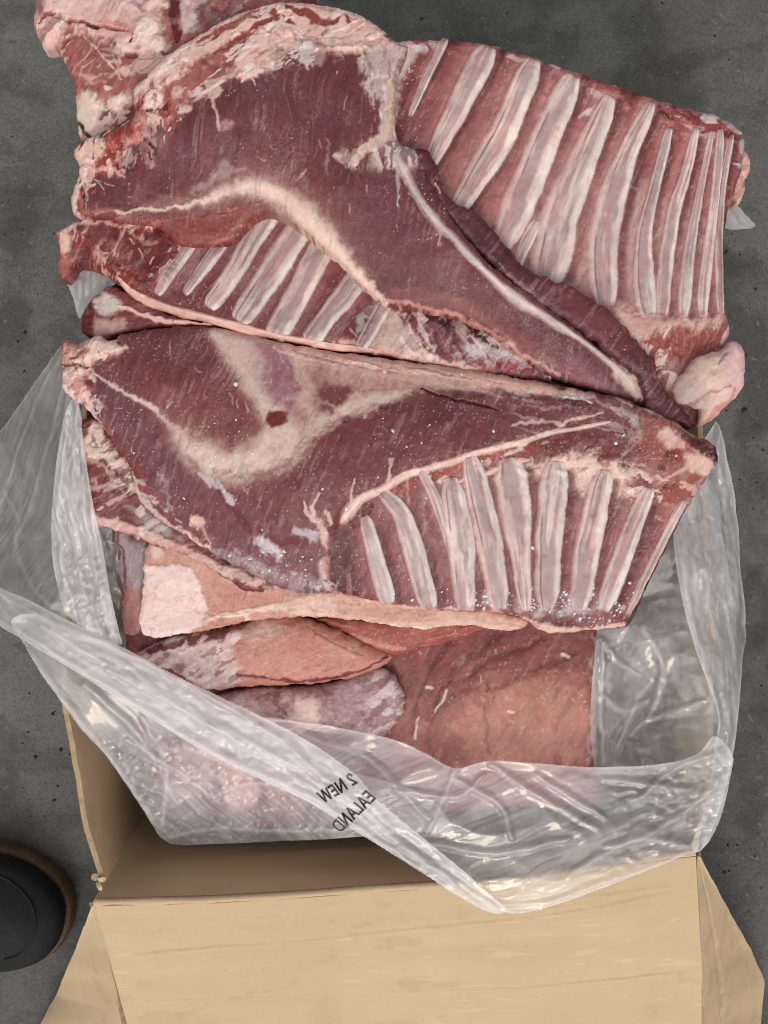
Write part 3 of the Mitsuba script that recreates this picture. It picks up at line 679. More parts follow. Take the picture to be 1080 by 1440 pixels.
q.band([(140, 70, 6), (170, 76, 6), (210, 80, 5), (235, 76, 5)], S(128, 66, 66), soft=.6, warp=4, dz=-1.5)
q.band([(100, 100, 5), (130, 70, 3), (118, 50, 2)], S(222, 178, 168), soft=.6, warp=3, amt=.7)
q.band([(128, 62, 3), (150, 85, 3), (172, 110, 3)], S(226, 190, 180), soft=.5, warp=3, amt=.8)
q.band([(105, 105, 12), (130, 112, 14), (155, 105, 10), (180, 100, 10)], S(216, 168, 158), soft=.8, warp=9, amt=.8, streak=.3)
q.patch([(100, 135), (120, 130), (148, 145), (150, 170), (138, 185), (124, 192), (108, 190), (102, 165)], S(222, 198, 184), soft=6, warp=7, dz=1.5, mottle=.15)
q.band([(103, 165, 4), (113, 178, 7), (122, 190, 6)], S(66, 44, 40), soft=.6, warp=4, dz=-2)
q.patch([(150, 140), (175, 133), (186, 150), (165, 158), (152, 152)], S(226, 196, 188), soft=5, warp=6, dz=1.5)
q.patch([(140, 160), (165, 155), (190, 145), (190, 180), (150, 190)], S(124, 66, 64), soft=6, warp=7)
q.patch([(238, -10), (252, -10), (254, 50), (246, 56), (240, 30)], S(98, 38, 44), soft=2, warp=3, dz=-2)
q.patch([(256, -10), (276, -10), (282, 30), (262, 48), (254, 30)], S(204, 184, 180), soft=4, warp=5)
q.patch([(278, -20), (350, -20), (330, 20), (290, 40), (276, 20)], S(134, 100, 102), soft=5, warp=8, mottle=.5, scale=3)
q.band([(182, 0, 12), (195, 10, 10), (205, 18, 6)], S(158, 138, 146), soft=.6, warp=7, amt=.8)
q.band([(182, 62, 4), (188, 52, 4), (190, 48, 3)], S(84, 60, 62), soft=.5, warp=3)
w = np.ones(len(q.x))
q.marbling(w, S(244, 218, 210), 7, .57, .65, .6, 2.5, 20); q.marbling(w, S(128, 66, 64), 6, .6, .6, -.5, 3, 30); q.marbling(w, S(196, 128, 120), 5, .58, .5, .2, 3, 60)
q.lumps(2.2, 24); q.lumps(.9, 8)
q.spots(PALE, .6, 1.6, .8)
q.build(f'{t}__shank')

# -- middle side
t = thing('carcass_half', 'middle carcass side with few grey white ribs, half hidden under the upper side', 'meat', GROUP)
q = Slab([(78, 328), (92, 316), (115, 306), (150, 290), (300, 270), (420, 280), (500, 350), (600, 400), (700, 460), (770, 505), (775, 535), (740, 532), (690, 526), (600, 510), (530, 497), (480, 488), (430, 482), (380, 474), (310, 455), (260, 443), (210, 428), (165, 398), (135, 380), (108, 374), (86, 392), (79, 372), (82, 348)],
         [(80, 350, .322), (108, 374, .318), (300, 300, .325), (480, 488, .333), (310, 455, .333), (600, 510, .334), (770, 520, .334), (600, 420, .325), (400, 400, .322), (210, 428, .328), (160, 340, .332)], thick=.05, rim=8, seed=9)
q.muscle(S(124, 62, 62), 55, mottle=.25)
q.patch([(110, 312), (150, 305), (200, 305), (240, 330), (240, 390), (200, 410), (160, 390), (125, 350)], S(110, 50, 48), soft=8, warp=7, dz=4)
q.patch([(125, 318), (170, 318), (180, 350), (160, 375), (130, 350)], S(122, 66, 62), soft=10, warp=6, dz=1.5)
q.patch([(200, 305), (245, 315), (258, 345), (240, 385), (205, 405), (195, 385), (225, 365), (225, 335)], S(96, 30, 32), soft=8, warp=9, mottle=.4, dz=1)
q.band([(110, 328, 14), (125, 345, 14), (150, 370, 13), (180, 392, 12), (200, 408, 10)], S(142, 66, 60), soft=.7, warp=5, dz=2)
q.band([(120, 310, 14), (145, 312, 10), (170, 316, 12), (200, 312, 16), (215, 320, 8)], S(212, 158, 146), soft=.7, warp=7, dz=1.5)
q.band([(185, 328, 7), (205, 340, 8), (222, 346, 6)], S(176, 132, 120), soft=.7, warp=7, amt=.8)
for a in ((198, 352, 203, 362), (212, 372, 216, 362), (230, 378, 226, 390), (190, 345, 184, 338)):
    q.band([(a[0], a[1], 3), (a[2], a[3], 2.4)], S(214, 160, 150), soft=.4, warp=3, amt=.9)
q.patch([(76, 326), (88, 318), (98, 330), (98, 352), (90, 360), (76, 350)], S(222, 180, 164), soft=3, warp=4, dz=3)
q.band([(95, 322, 10), (110, 312, 9), (128, 308, 5)], S(222, 192, 182), soft=.6, warp=5, dz=1)
q.patch([(80, 356), (100, 358), (108, 372), (86, 392), (78, 376)], S(158, 88, 82), soft=5, warp=5)
q.patch([(250, 320), (420, 290), (520, 400), (540, 490), (430, 480), (300, 450), (215, 410), (235, 365)], S(122, 68, 70), soft=8, warp=6)
for pts, w in (([(300, 330, 16), (268, 375, 14), (245, 405, 8)], .5), ([(380, 350, 10), (340, 410, 10)], .5), ([(405, 385, 12), (372, 440, 10)], .45), ([(455, 400, 12), (418, 462, 10)], .45), ([(510, 410, 10), (475, 465, 10)], .45)):
    q.band(pts, S(168, 128, 128), soft=.9, warp=5, amt=w, streak=.5)
q.patch([(530, 430), (560, 438), (582, 463), (585, 498), (560, 506), (520, 492), (515, 470)], S(212, 180, 168), soft=6, warp=9, dz=1.2)
q.band([(505, 460, 16), (515, 440, 14), (525, 425, 10)], S(172, 160, 156), soft=.8, warp=8, mottle=.35)
q.band([(518, 450, 8), (514, 466, 7)], S(60, 40, 40), soft=.6, warp=5, dz=-2)
q.patch([(575, 445), (640, 450), (680, 475), (680, 510), (630, 508), (590, 485)], S(136, 84, 88), soft=6, warp=7, dz=1)
for k in range(5):
    q.band([(588 + 13 * k, 455 + 3 * k, 2.5), (600 + 13 * k, 482 + 3 * k, 3), (615 + 13 * k, 502 + 3 * k, 2)], S(180, 144, 144), soft=1.0, warp=1.2, amt=.55)
q.patch([(570, 490), (640, 508), (680, 518), (620, 516), (560, 505)], S(222, 188, 178), soft=4, warp=7, dz=.8)
q.patch([(662, 480), (700, 482), (730, 500), (740, 512), (700, 508), (672, 508), (655, 500)], S(196, 182, 182), soft=5, warp=10, mottle=.3, dz=1)
q.patch([(680, 505), (720, 506), (745, 520), (700, 528), (675, 520)], S(160, 72, 72), soft=5, warp=8)
q.band([(600, 445, 14), (660, 462, 14), (720, 495, 14)], S(80, 42, 44), soft=.6, warp=6)
q.band([(480, 480, 12), (540, 495, 12), (620, 512, 9), (700, 526, 8)], S(216, 160, 150), soft=.8, warp=6, amt=.8)
r = q.region([(78, 312), (160, 298), (250, 310), (258, 360), (225, 412), (150, 392), (100, 380)])
q.marbling(r, S(226, 176, 164), 4.5, .58, .75, .6); q.marbling(r, S(70, 22, 26), 5, .58, .75, -.6); q.marbling(r, S(158, 58, 54), 5, .57, .6, 0)
r = q.region([(500, 430), (560, 430), (640, 440), (770, 515), (770, 535), (690, 528), (560, 505), (490, 488)])
q.marbling(r, S(240, 214, 204), 5, .57, .75, .5, 3, -60); q.marbling(r, S(92, 50, 54), 5, .58, .6, -.4, 3, -60); q.marbling(r, S(176, 166, 170), 4, .6, .6, .3, 2)
q.spots(PALE, .8, 1.5, .85); q.spots(S(160, 44, 44), .6, 3.0, .6, where=(q.x < -180) * 1.0, seed=5)
q.lumps(1.2, 11)
GR = S(206, 190, 184)
MIDDLE_RIBS = (([(268, 346, 13), (247, 375, 14), (227, 405, 12)], S(170, 150, 146)), ([(338, 308, 20), (310, 345, 18), (285, 378, 16), (266, 405, 12)], S(186, 164, 160)), ([(374, 304, 34), (352, 342, 28), (328, 384, 26), (300, 424, 22)], S(206, 180, 174)),
                 ([(420, 322, 38), (398, 358, 36), (374, 396, 34), (342, 444, 30)], GR), ([(450, 354, 34), (432, 388, 34), (413, 424, 34), (390, 466, 30)], GR), ([(505, 386, 32), (487, 412, 30), (467, 436, 28), (440, 474, 26)], S(210, 192, 186)), ([(540, 430, 20), (528, 452, 20), (512, 480, 16)], S(190, 172, 164)))
for pts, c in MIDDLE_RIBS:
    q.band([(x + .2 * w, y + .15 * w, w * 1.6 + 4) for x, y, w in pts], S(164, 118, 118), soft=1.0, warp=4, amt=.6, streak=.5)
q.build(f'{t}__flank')
for i, (pts, c) in enumerate(MIDDLE_RIBS):
    strip(q, f'{t}__rib', pts, 3.6, c, edge='u', soft=.4, seed=20 + i, fade=.06, ext=(26, 12), bone=True)
fs = strip(q, f'{t}__fat_strip', [(165, 390, 7), (185, 409, 9), (207, 422, 11), (235, 432, 9), (260, 439, 11), (310, 452, 10), (345, 462, 11), (380, 470, 9), (433, 480, 8), (480, 487, 8), (530, 493, 7)], 3.4, S(226, 184, 172), edge=S(180, 110, 104), soft=.3, seed=40, fade=.05, knobs=.35, edge_noise=1.0)
# lip of the shank end below it
q = Slab([(113, 442), (127, 423), (142, 408), (156, 402), (166, 404), (184, 412), (212, 428), (240, 440), (270, 448), (300, 455), (262, 458), (222, 460), (193, 466), (160, 472), (147, 480), (125, 475), (114, 464)],
         [(113, 445, .312), (156, 402, .322), (300, 455, .326), (147, 480, .316)], thick=.04, rim=6, seed=10)
q.muscle(S(120, 62, 62), 10, mottle=.35)
q.patch([(130, 425), (150, 408), (164, 418), (172, 432), (150, 445), (132, 436)], S(196, 178, 172), soft=5, warp=7, dz=1.5)
q.patch([(133, 448), (160, 450), (180, 456), (150, 470), (135, 470)], S(190, 150, 142), soft=5, warp=6)
q.patch([(113, 442), (128, 425), (130, 470), (118, 470)], S(100, 36, 38), soft=4, warp=4)
q.band([(168, 428, 6), (195, 440, 7), (225, 450, 8), (262, 453, 6), (300, 455, 4)], S(222, 178, 168), soft=.5, warp=4, dz=1.5)
q.spots(S(70, 24, 26), .9, 4.0, .9)
q.lumps(1.5, 8)
q.build(f'{t}__shank_end')

# -- upper side
t = thing('carcass_half', 'upper carcass side with long ribs and a big dark muscle, farthest from the flap', 'meat', GROUP)
q = Slab([(520, 60), (560, 56), (600, 52), (660, 55), (720, 68), (770, 84), (830, 104), (900, 128), (960, 148), (1010, 160), (1040, 176), (1049, 192), (1046, 235), (1034, 270), (1024, 310), (1019, 370), (1021, 430), (1029, 462), (1016, 492), (990, 530), (985, 580), (978, 602), (940, 592), (900, 575), (840, 530), (780, 480), (740, 430), (660, 350), (600, 300), (540, 250), (505, 180)],
         [(560, 60, .352), (800, 95, .352), (1040, 180, .338), (1020, 440, .336), (978, 600, .325), (900, 570, .325), (700, 300, .336), (850, 380, .332), (560, 220, .345), (870, 250, .334), (1030, 310, .332)], thick=.07, rim=8, seed=11)
q.muscle(S(134, 76, 78), 60, mottle=.22)
q.patch([(770, 85), (1040, 170), (1030, 440), (860, 440), (800, 380), (840, 260)], S(152, 90, 88), soft=30, warp=10, amt=.6, mottle=.2, scale=10)
q.patch([(690, 330), (760, 230), (830, 200), (870, 250), (830, 350), (800, 400), (740, 380)], S(190, 160, 158), soft=22, warp=12, amt=.3, mottle=.15)
q.patch([(800, 360), (850, 250), (920, 280), (900, 380), (850, 440), (820, 410)], S(204, 172, 166), soft=22, warp=12, amt=.35)
q.patch([(870, 205), (890, 195), (905, 230), (885, 265), (865, 250)], S(120, 72, 74), soft=12, warp=10, amt=.5)
q.patch([(600, 120), (680, 70), (800, 110), (780, 250), (700, 340), (610, 260)], S(176, 132, 128), soft=26, warp=14, amt=.12, mottle=.25, scale=8)
for pts in ([(735, 95, 10), (700, 170, 12), (655, 262, 12)], [(808, 118, 8), (760, 215, 12), (700, 318, 14)], [(866, 140, 8), (828, 215, 12), (750, 340, 14)], [(912, 160, 8), (870, 240, 14), (800, 390, 18)], [(980, 180, 6), (950, 280, 10), (925, 430, 14)], [(1004, 200, 6), (984, 290, 9), (964, 430, 12)]):
    q.band(pts, S(186, 140, 136), soft=1.0, warp=5, amt=.25, streak=.7)
for pts, c, w in (([(880, 300, 18), (870, 345, 16), (862, 400, 10)], S(176, 104, 100), .7), ([(940, 330, 14), (925, 380, 12), (905, 440, 8)], S(168, 96, 94), .6), ([(900, 370, 14), (890, 410, 18), (880, 432, 18)], S(132, 88, 88), .8), ([(965, 340, 12), (955, 400, 18), (948, 435, 18)], S(130, 86, 88), .8), ([(1008, 370, 12), (1004, 430, 18)], S(134, 96, 96), .8),
                  ([(1010, 200, 22), (1000, 260, 18), (985, 310, 10)], S(156, 68, 70), .8), ([(970, 180, 18), (950, 240, 16), (935, 290, 10)], S(160, 86, 86), .6), ([(750, 118, 24), (700, 210, 22), (672, 270, 16)], S(134, 78, 80), .5),
                  ([(640, 70, 20), (620, 130, 22), (600, 190, 20)], S(120, 62, 64), .6), ([(580, 110, 14), (570, 150, 18), (560, 190, 16)], S(112, 52, 54), .9), ([(830, 130, 20), (780, 230, 12)], S(146, 96, 100), .5)):
    q.band(pts, c, soft=.8, warp=6, amt=w, streak=.4)
q.patch([(520, 62), (575, 58), (600, 60), (570, 100), (558, 150), (545, 200), (530, 190)], S(196, 174, 166), soft=6, warp=7, mottle=.22, dz=.6)
q.band([(560, 57, 6), (660, 60, 9), (720, 74, 10), (770, 92, 12), (830, 112, 14), (900, 140, 18), (960, 162, 16), (1020, 182, 14)], S(138, 62, 58), soft=.8, warp=6, amt=.85, mottle=.35)
q.band([(770, 80, 7), (840, 103, 8), (900, 124, 9), (960, 145, 10), (1015, 163, 12), (1042, 188, 14), (1042, 230, 10)], S(176, 162, 164), soft=.6, warp=5, mottle=.3)
q.band([(898, 152, 3), (925, 156, 5), (945, 168, 4)], S(90, 36, 36), soft=.6, warp=5); q.band([(985, 165, 9), (1000, 180, 12), (1005, 196, 6)], S(146, 62, 60), soft=1.0, warp=6)
q.patch([(862, 432), (900, 440), (960, 446), (1020, 438), (1018, 458), (985, 462), (950, 456), (920, 476), (900, 500), (884, 478), (872, 456)], S(226, 186, 174), soft=7, warp=9, dz=1.8)
q.patch([(900, 480), (940, 462), (975, 470), (1024, 448), (1030, 465), (1015, 492), (975, 520), (950, 540), (920, 510)], S(156, 84, 78), soft=7, warp=7, mottle=.25)
for k in range(7):
    q.band([(934 + 10 * k, 448 + (k % 3) * 3, 3), (940 + 11 * k, 472, 3.2), (944 + 9 * k, 500 - 3 * k, 2)], S(206, 150, 136), soft=1.0, warp=1.5, amt=.45)
q.patch([(925, 515), (950, 500), (975, 520), (950, 545)], S(156, 120, 124), soft=8, warp=8, amt=.7)
q.patch([(905, 535), (930, 540), (952, 568), (990, 572), (980, 604), (940, 595), (900, 575)], S(96, 50, 50), soft=4, warp=5)
q.band([(768, 160, 10), (786, 178, 16), (800, 172, 12)], S(220, 206, 206), soft=.7, warp=12, dz=.6); q.band([(815, 168, 4), (828, 156, 6), (835, 150, 3)], S(224, 214, 214), soft=.6, warp=7)
q.band([(884, 258, 5), (896, 264, 5)], S(236, 226, 224), soft=.5, warp=5, dz=.8)
r = q.region([(560, 52), (700, 60), (900, 125), (1045, 180), (1040, 240), (1000, 205), (900, 165), (760, 105), (600, 75)], 6)
q.marbling(r, S(214, 200, 200), 4.5, .58, .7, .4, 3, -18); q.marbling(r, S(98, 34, 36), 5, .56, .7, -.4, 3, -18); q.marbling(r, S(208, 120, 110), 4, .58, .6, .2, 2, -18)
r = q.region([(860, 432), (1020, 436), (1030, 465), (990, 540), (930, 545), (885, 485)], 8)
q.marbling(r, S(246, 216, 206), 5, .56, .65, .5, 2.5, 60); q.marbling(r, S(116, 52, 48), 5, .58, .6, -.3, 3, 60)
q.spots(PALE, .6, 1.5, .85); q.spots(S(140, 60, 60), .6, 2.4, .5, seed=6)
q.lumps(1.3, 16)
W1, W2 = S(222, 196, 188), S(206, 182, 176)
UPPER_RIBS = (([(624, 58, 10), (612, 84, 9), (594, 122, 8), (582, 150, 6)], W1, 2.0), ([(684, 72, 32), (668, 104, 32), (649, 140, 30), (630, 178, 27), (612, 214, 22), (604, 232, 14)], W1, 3.6),
                 ([(748, 90, 28), (728, 138, 32), (705, 192, 36), (676, 240, 34), (649, 283, 26), (640, 298, 18)], W1, 3.6), ([(803, 112, 30), (786, 152, 34), (765, 199, 38), (746, 246, 40), (728, 290, 42), (706, 342, 30)], W1, 3.4), ([(752, 318, 17), (738, 345, 17), (726, 374, 13)], W1, 2.4),
                 ([(856, 142, 24), (840, 178, 30), (824, 216, 36), (800, 270, 44), (782, 325, 52), (770, 388, 48)], W1, 3.2), ([(913, 151, 18), (897, 184, 24), (880, 222, 28), (860, 282, 36), (848, 346, 38), (850, 416, 36)], W1, 3.2),
                 ([(937, 196, 11), (919, 268, 15), (906, 330, 20), (906, 396, 28), (912, 444, 30)], W2, 2.8), ([(975, 196, 12), (962, 250, 15), (949, 293, 18), (936, 370, 20), (930, 444, 22)], W1, 2.8), ([(998, 200, 7), (985, 264, 9), (976, 312, 11), (966, 373, 17), (960, 444, 18)], W2, 2.4),
                 ([(1012, 198, 9), (1007, 264, 13), (997, 340, 15), (990, 400, 16), (988, 444, 15)], W1, 2.4), ([(1027, 204, 7), (1017, 255, 8), (1012, 312, 10), (1012, 372, 13), (1014, 438, 13)], W2, 1.8))
def membrane(q, ribs, shift=-.22, wide=1.9, amt=.8):
    """The pink skin that runs from each rib into the muscle beside it, wider on one side."""
    for pts, c, h in ribs:
        q.band([(x + shift * w, y, w * wide + 4) for x, y, w in pts], S(188, 136, 132), soft=1.0, warp=5, amt=amt, streak=.45, mottle=.25)
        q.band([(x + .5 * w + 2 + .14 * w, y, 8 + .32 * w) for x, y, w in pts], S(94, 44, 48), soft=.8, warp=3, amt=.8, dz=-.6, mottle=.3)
q.patch([(740, 300), (800, 240), (900, 260), (1010, 330), (1018, 440), (880, 440), (830, 410), (760, 385)], S(208, 178, 172), soft=24, warp=12, amt=.55, mottle=.25, scale=8)
membrane(q, UPPER_RIBS)
q.build(f'{t}__rib_panel')
for i, (pts, c, h) in enumerate(UPPER_RIBS):
    pts = [(x, y, w * (1.2 if w < 12 else 1.0)) for x, y, w in pts]
    strip(q, f'{t}__rib', pts, h, c, edge='u', soft=.5, seed=60 + i * 3, fade=.1, streak=.2, ext=(9 if i < 7 else 18, 16 if i < 7 else 3), bone=True)

m = Slab([(186, 124), (215, 95), (245, 68), (290, 41), (330, 19), (370, 7), (410, 1), (460, 6), (500, 16), (535, 38), (562, 60), (575, 66), (560, 110), (556, 150), (560, 196), (585, 210), (612, 262), (645, 318), (700, 378), (760, 420), (830, 476), (895, 524), (912, 566), (870, 562), (830, 546), (770, 526), (738, 505), (690, 470), (640, 446), (590, 433), (545, 428), (510, 402), (478, 366), (450, 344), (425, 322), (395, 303), (372, 298), (345, 318), (325, 338), (280, 344), (250, 342), (225, 322), (180, 312), (130, 306), (104, 302), (99, 270), (110, 240), (103, 212), (125, 194), (158, 180), (188, 160)],
         [(186, 124, .352), (290, 42, .352), (410, 2, .352), (500, 16, .352), (562, 60, .356), (104, 300, .338), (103, 212, .342), (300, 160, .372), (450, 130, .37), (560, 200, .362), (300, 320, .342), (400, 303, .352), (520, 410, .348), (480, 260, .374), (640, 445, .345), (640, 350, .366), (760, 520, .342), (780, 470, .352), (905, 560, .332)], thick=.03, rim=10, drop=6, seed=12)
m.muscle(S(116, 68, 71), 80, mottle=.2, relief=.45)
m.patch([(430, 215), (530, 250), (640, 380), (800, 480), (880, 555), (700, 470), (560, 420), (470, 350), (410, 270)], S(112, 64, 70), soft=20, warp=8, amt=.8, mottle=.2, scale=10)
m.patch([(380, 215), (440, 215), (480, 290), (470, 340), (430, 300), (400, 260)], S(120, 72, 66), soft=18, warp=8, amt=.6)
m.patch([(200, 165), (235, 115), (290, 75), (340, 60), (352, 90), (320, 115), (290, 125), (262, 150), (235, 170)], S(176, 108, 100), soft=12, warp=9, mottle=.22)
m.patch([(184, 125), (215, 95), (245, 67), (330, 18), (410, 0), (500, 15), (550, 48), (566, 66), (530, 68), (512, 74), (470, 72), (430, 62), (395, 46), (360, 45), (320, 60), (270, 92), (230, 128), (215, 150), (200, 166), (186, 150)], S(230, 188, 178), soft=6, warp=6, dz=2.4, mottle=.12)
m.patch([(336, 110), (334, 84), (345, 60), (372, 42), (400, 45), (430, 60), (470, 66), (530, 62), (510, 74), (478, 72), (440, 68), (410, 72), (396, 66), (392, 82), (372, 92), (352, 108)], S(232, 192, 182), soft=4, warp=7, dz=2.2, mottle=.14)
m.band([(275, 62, 7), (300, 50, 12), (325, 36, 13), (350, 22, 12), (378, 15, 12), (392, 22, 6)], S(150, 82, 74), soft=.5, warp=5, dz=-1.2)
m.band([(300, 75, 5), (340, 50, 8), (365, 36, 12), (390, 28, 10), (412, 34, 6)], S(146, 76, 70), soft=.5, warp=5, dz=-1.0)
m.band([(403, 10, 7), (428, 17, 12), (446, 30, 14), (466, 34, 12), (478, 26, 6)], S(146, 74, 66), soft=.4, warp=5, dz=-1.0); m.band([(487, 22, 6), (490, 34, 8)], S(146, 74, 66), soft=.5, warp=4)
for pts in ([(232, 95, 3), (262, 70, 5), (292, 56, 4)], [(215, 130, 4), (240, 105, 5), (268, 84, 4)], [(330, 62, 3), (352, 50, 4), (372, 46, 3)], [(352, 100, 3), (366, 80, 4), (384, 64, 3), (400, 58, 2)], [(300, 36, 3), (330, 24, 4), (360, 14, 3)], [(420, 50, 3), (460, 54, 4), (500, 52, 3)], [(440, 8, 3), (470, 14, 4), (505, 28, 3)], [(505, 60, 3), (520, 62, 5), (540, 58, 3)]):
    m.band(pts, S(196, 130, 122), soft=1.0, warp=5, amt=.7, streak=.5, dz=-.5)
m.band([(192, 132, 10), (220, 104, 12), (250, 78, 10), (300, 50, 5)], S(248, 226, 216), soft=1.0, warp=5, amt=.7, streak=.3)
m.patch([(536, 46), (556, 50), (554, 58), (540, 54)], S(88, 40, 38), soft=3, warp=5)
m.band([(290, 90, 10), (305, 98, 12), (322, 90, 12), (330, 74, 8)], S(140, 78, 78), soft=.7, warp=7, amt=.8)
m.band([(318, 96, 10), (338, 100, 9), (350, 104, 6)], S(186, 140, 134), soft=.7, warp=8, amt=.8)
m.patch([(418, 58), (440, 62), (440, 84), (428, 98), (422, 90), (418, 74)], S(206, 184, 180), soft=3, warp=7, dz=1)
m.patch([(442, 58), (458, 64), (458, 78), (444, 88)], S(176, 146, 142), soft=4, warp=6); m.patch([(454, 55), (478, 60), (482, 70), (462, 68)], S(232, 196, 184), soft=3, warp=4)
m.patch([(388, 70), (412, 68), (400, 86), (384, 94)], S(190, 154, 144), soft=5, warp=7)
m.patch([(290, 112), (308, 108), (314, 122), (305, 136), (292, 134)], S(214, 182, 172), soft=3, warp=6, dz=1.2); m.band([(300, 136, 5), (304, 158, 4), (309, 182, 6)], S(204, 158, 152), soft=.5, warp=3)
m.band([(312, 112, 7), (328, 106, 7)], S(204, 170, 162), soft=.5, warp=6)
m.patch([(243, 124), (256, 124), (256, 136), (244, 136)], S(214, 172, 164), soft=3, warp=4); m.patch([(250, 150), (266, 147), (270, 153), (258, 160), (250, 158)], S(210, 182, 172), soft=2, warp=3, dz=.6)
m.patch([(310, 172), (322, 166), (326, 176), (314, 184)], S(170, 136, 136), soft=4, warp=4); m.band([(352, 105, 2.5), (358, 120, 2)], S(226, 176, 168), soft=.4, warp=2)
m.patch([(188, 145), (205, 140), (200, 190), (165, 215), (150, 240), (135, 228), (132, 200), (160, 182)], S(150, 66, 60), soft=9, warp=12, mottle=.35, dz=1)
m.band([(190, 150, 9), (186, 172, 12), (170, 190, 12), (152, 204, 16), (150, 222, 12)], S(146, 52, 48), soft=1.0, warp=10, mottle=.4, streak=.4)
m.patch([(207, 132), (222, 128), (232, 140), (222, 152), (208, 150)], S(232, 206, 194), soft=3, warp=5, dz=2)
m.patch([(196, 158), (214, 154), (230, 162), (240, 170), (226, 178), (214, 170), (200, 185), (190, 180)], S(222, 182, 170), soft=4, warp=8, dz=1.5)
m.band([(180, 200, 12), (196, 190, 10), (204, 178, 8)], S(206, 136, 126), soft=.7, warp=9, dz=1.2)
m.patch([(222, 180), (238, 188), (240, 205), (228, 205), (220, 196)], S(128, 104, 100), soft=5, warp=5)
m.patch([(198, 192), (214, 190), (222, 206), (214, 232), (204, 232), (206, 210)], S(190, 156, 152), soft=4, warp=8, amt=.8)
for pts in ([(203, 194, 4), (212, 204, 6), (218, 210, 3)], [(208, 212, 3), (211, 224, 3)], [(208, 156, 3), (222, 152, 4), (232, 148, 3)]):
    m.band(pts, S(54, 36, 36), soft=.5, warp=4, dz=-1.5)
m.patch([(102, 212), (122, 192), (140, 190), (150, 205), (138, 222), (132, 236), (122, 242), (108, 240)], S(224, 186, 170), soft=4, warp=8, dz=4, mottle=.2)
m.band([(122, 238, 8), (145, 238, 10), (165, 242, 8), (176, 246, 5)], S(222, 160, 148), soft=.6, warp=6, dz=1.2)
m.band([(118, 245, 16), (110, 265, 16), (102, 285, 12), (108, 300, 9), (122, 306, 9)], S(222, 190, 178), soft=.5, warp=6, dz=2)
m.patch([(122, 255), (150, 250), (175, 260), (185, 290), (150, 302), (128, 296)], S(104, 58, 60), soft=8, warp=8, amt=.8)
for pts in ([(122, 250, 2), (140, 258, 2), (146, 266, 1.6)], [(118, 262, 3), (121, 280, 2), (123, 298, 2)], [(128, 248, 1.5), (160, 262, 1.5)]):
    m.band(pts, S(206, 184, 182), soft=.5, warp=3, amt=.8)
m.band([(200, 294, 16), (276, 280, 30), (345, 256, 52), (378, 262, 60), (405, 280, 66), (428, 298, 66), (455, 328, 60), (482, 356, 48), (508, 386, 30)], S(168, 124, 118), soft=1.0, warp=8, amt=.6, streak=.4)
m.band([(160, 298, 5), (200, 296, 6), (240, 292, 7), (276, 284, 11), (310, 272, 18), (345, 262, 26), (378, 268, 32), (405, 285, 38), (428, 304, 40), (455, 332, 36), (482, 360, 28), (508, 388, 16), (540, 420, 8)], S(224, 194, 182), soft=1.0, warp=6, streak=.3, dz=1.0, mottle=.14)
m.band([(272, 270, 14), (300, 252, 22), (318, 240, 24), (340, 238, 12)], S(170, 142, 140), soft=.9, warp=10, amt=.75, streak=.4)
m.band([(372, 262, 12), (400, 276, 16), (425, 302, 20), (452, 332, 18), (482, 366, 14), (512, 398, 9), (545, 424, 6)], S(234, 202, 188), soft=1.0, warp=5, streak=.3, dz=0.5)
m.patch([(104, 300), (160, 302), (250, 304), (310, 292), (360, 292), (372, 298), (345, 318), (322, 336), (280, 344), (250, 342), (222, 322), (170, 312)], S(138, 68, 64), soft=7, warp=7, mottle=.28)
m.band([(255, 340, 6), (290, 342, 9), (325, 334, 9), (350, 312, 6)], S(140, 66, 62), soft=.9, warp=5, amt=.9)
m.band([(385, 300, 5), (420, 322, 6), (448, 346, 6), (478, 372, 5)], S(150, 74, 68), soft=.6, warp=5, amt=.8)
m.band([(545, 425, 7), (592, 431, 6), (640, 443, 7), (692, 468, 7), (740, 502, 6), (790, 530, 5)], S(206, 148, 140), soft=.7, warp=5, amt=.8)
m.band([(560, 412, 18), (640, 426, 20), (720, 470, 22), (780, 510, 18), (850, 540, 14)], S(150, 92, 88), soft=.9, warp=8, amt=.6)
m.patch([(512, 72), (572, 62), (562, 110), (556, 150), (556, 196), (540, 192), (534, 160), (536, 140), (520, 122), (512, 110)], S(192, 168, 162), soft=5, warp=8, mottle=.2, dz=.8)
m.band([(548, 120, 16), (548, 160, 18), (542, 190, 18), (520, 204, 14), (506, 218, 11), (498, 230, 6)], S(218, 186, 172), soft=.6, warp=6, dz=1.2)
m.patch([(470, 216), (490, 216), (504, 224), (496, 232), (476, 226)], S(202, 174, 164), soft=3, warp=6)
m.patch([(530, 205), (560, 196), (584, 206), (586, 228), (560, 232), (540, 224)], S(172, 154, 158), soft=10, warp=9, amt=.6, mottle=.3)
m.band([(556, 230, 6), (560, 262, 5), (558, 290, 3)], S(196, 168, 170), soft=.6, warp=4, amt=.8); m.band([(615, 320, 7), (618, 345, 4)], S(188, 156, 158), soft=.7, warp=4, amt=.7)
m.patch([(860, 505), (900, 530), (912, 562), (890, 560), (870, 535)], S(206, 178, 168), soft=5, warp=5)
m.patch([(790, 500), (850, 525), (880, 556), (830, 540)], S(148, 108, 118), soft=9, warp=8, amt=.6)
for x, y, a, b in ((515, 265, 2, 12), (492, 292, 2, 14), (450, 203, 6, 10), (462, 200, 5, 9), (368, 222, 12, 3), (560, 320, 4, 8), (384, 206, 10, 3), (533, 357, 5, 3), (400, 240, -6, 12), (486, 146, -3, 18), (655, 404, 8, 3), (425, 245, -16, 16)):
    m.band([(x - a / 2, y - b / 2, 2.2), (x, y + 1, 3), (x + a / 2, y + b / 2, 2)], S(200, 160, 154), soft=.7, warp=4, amt=.55)
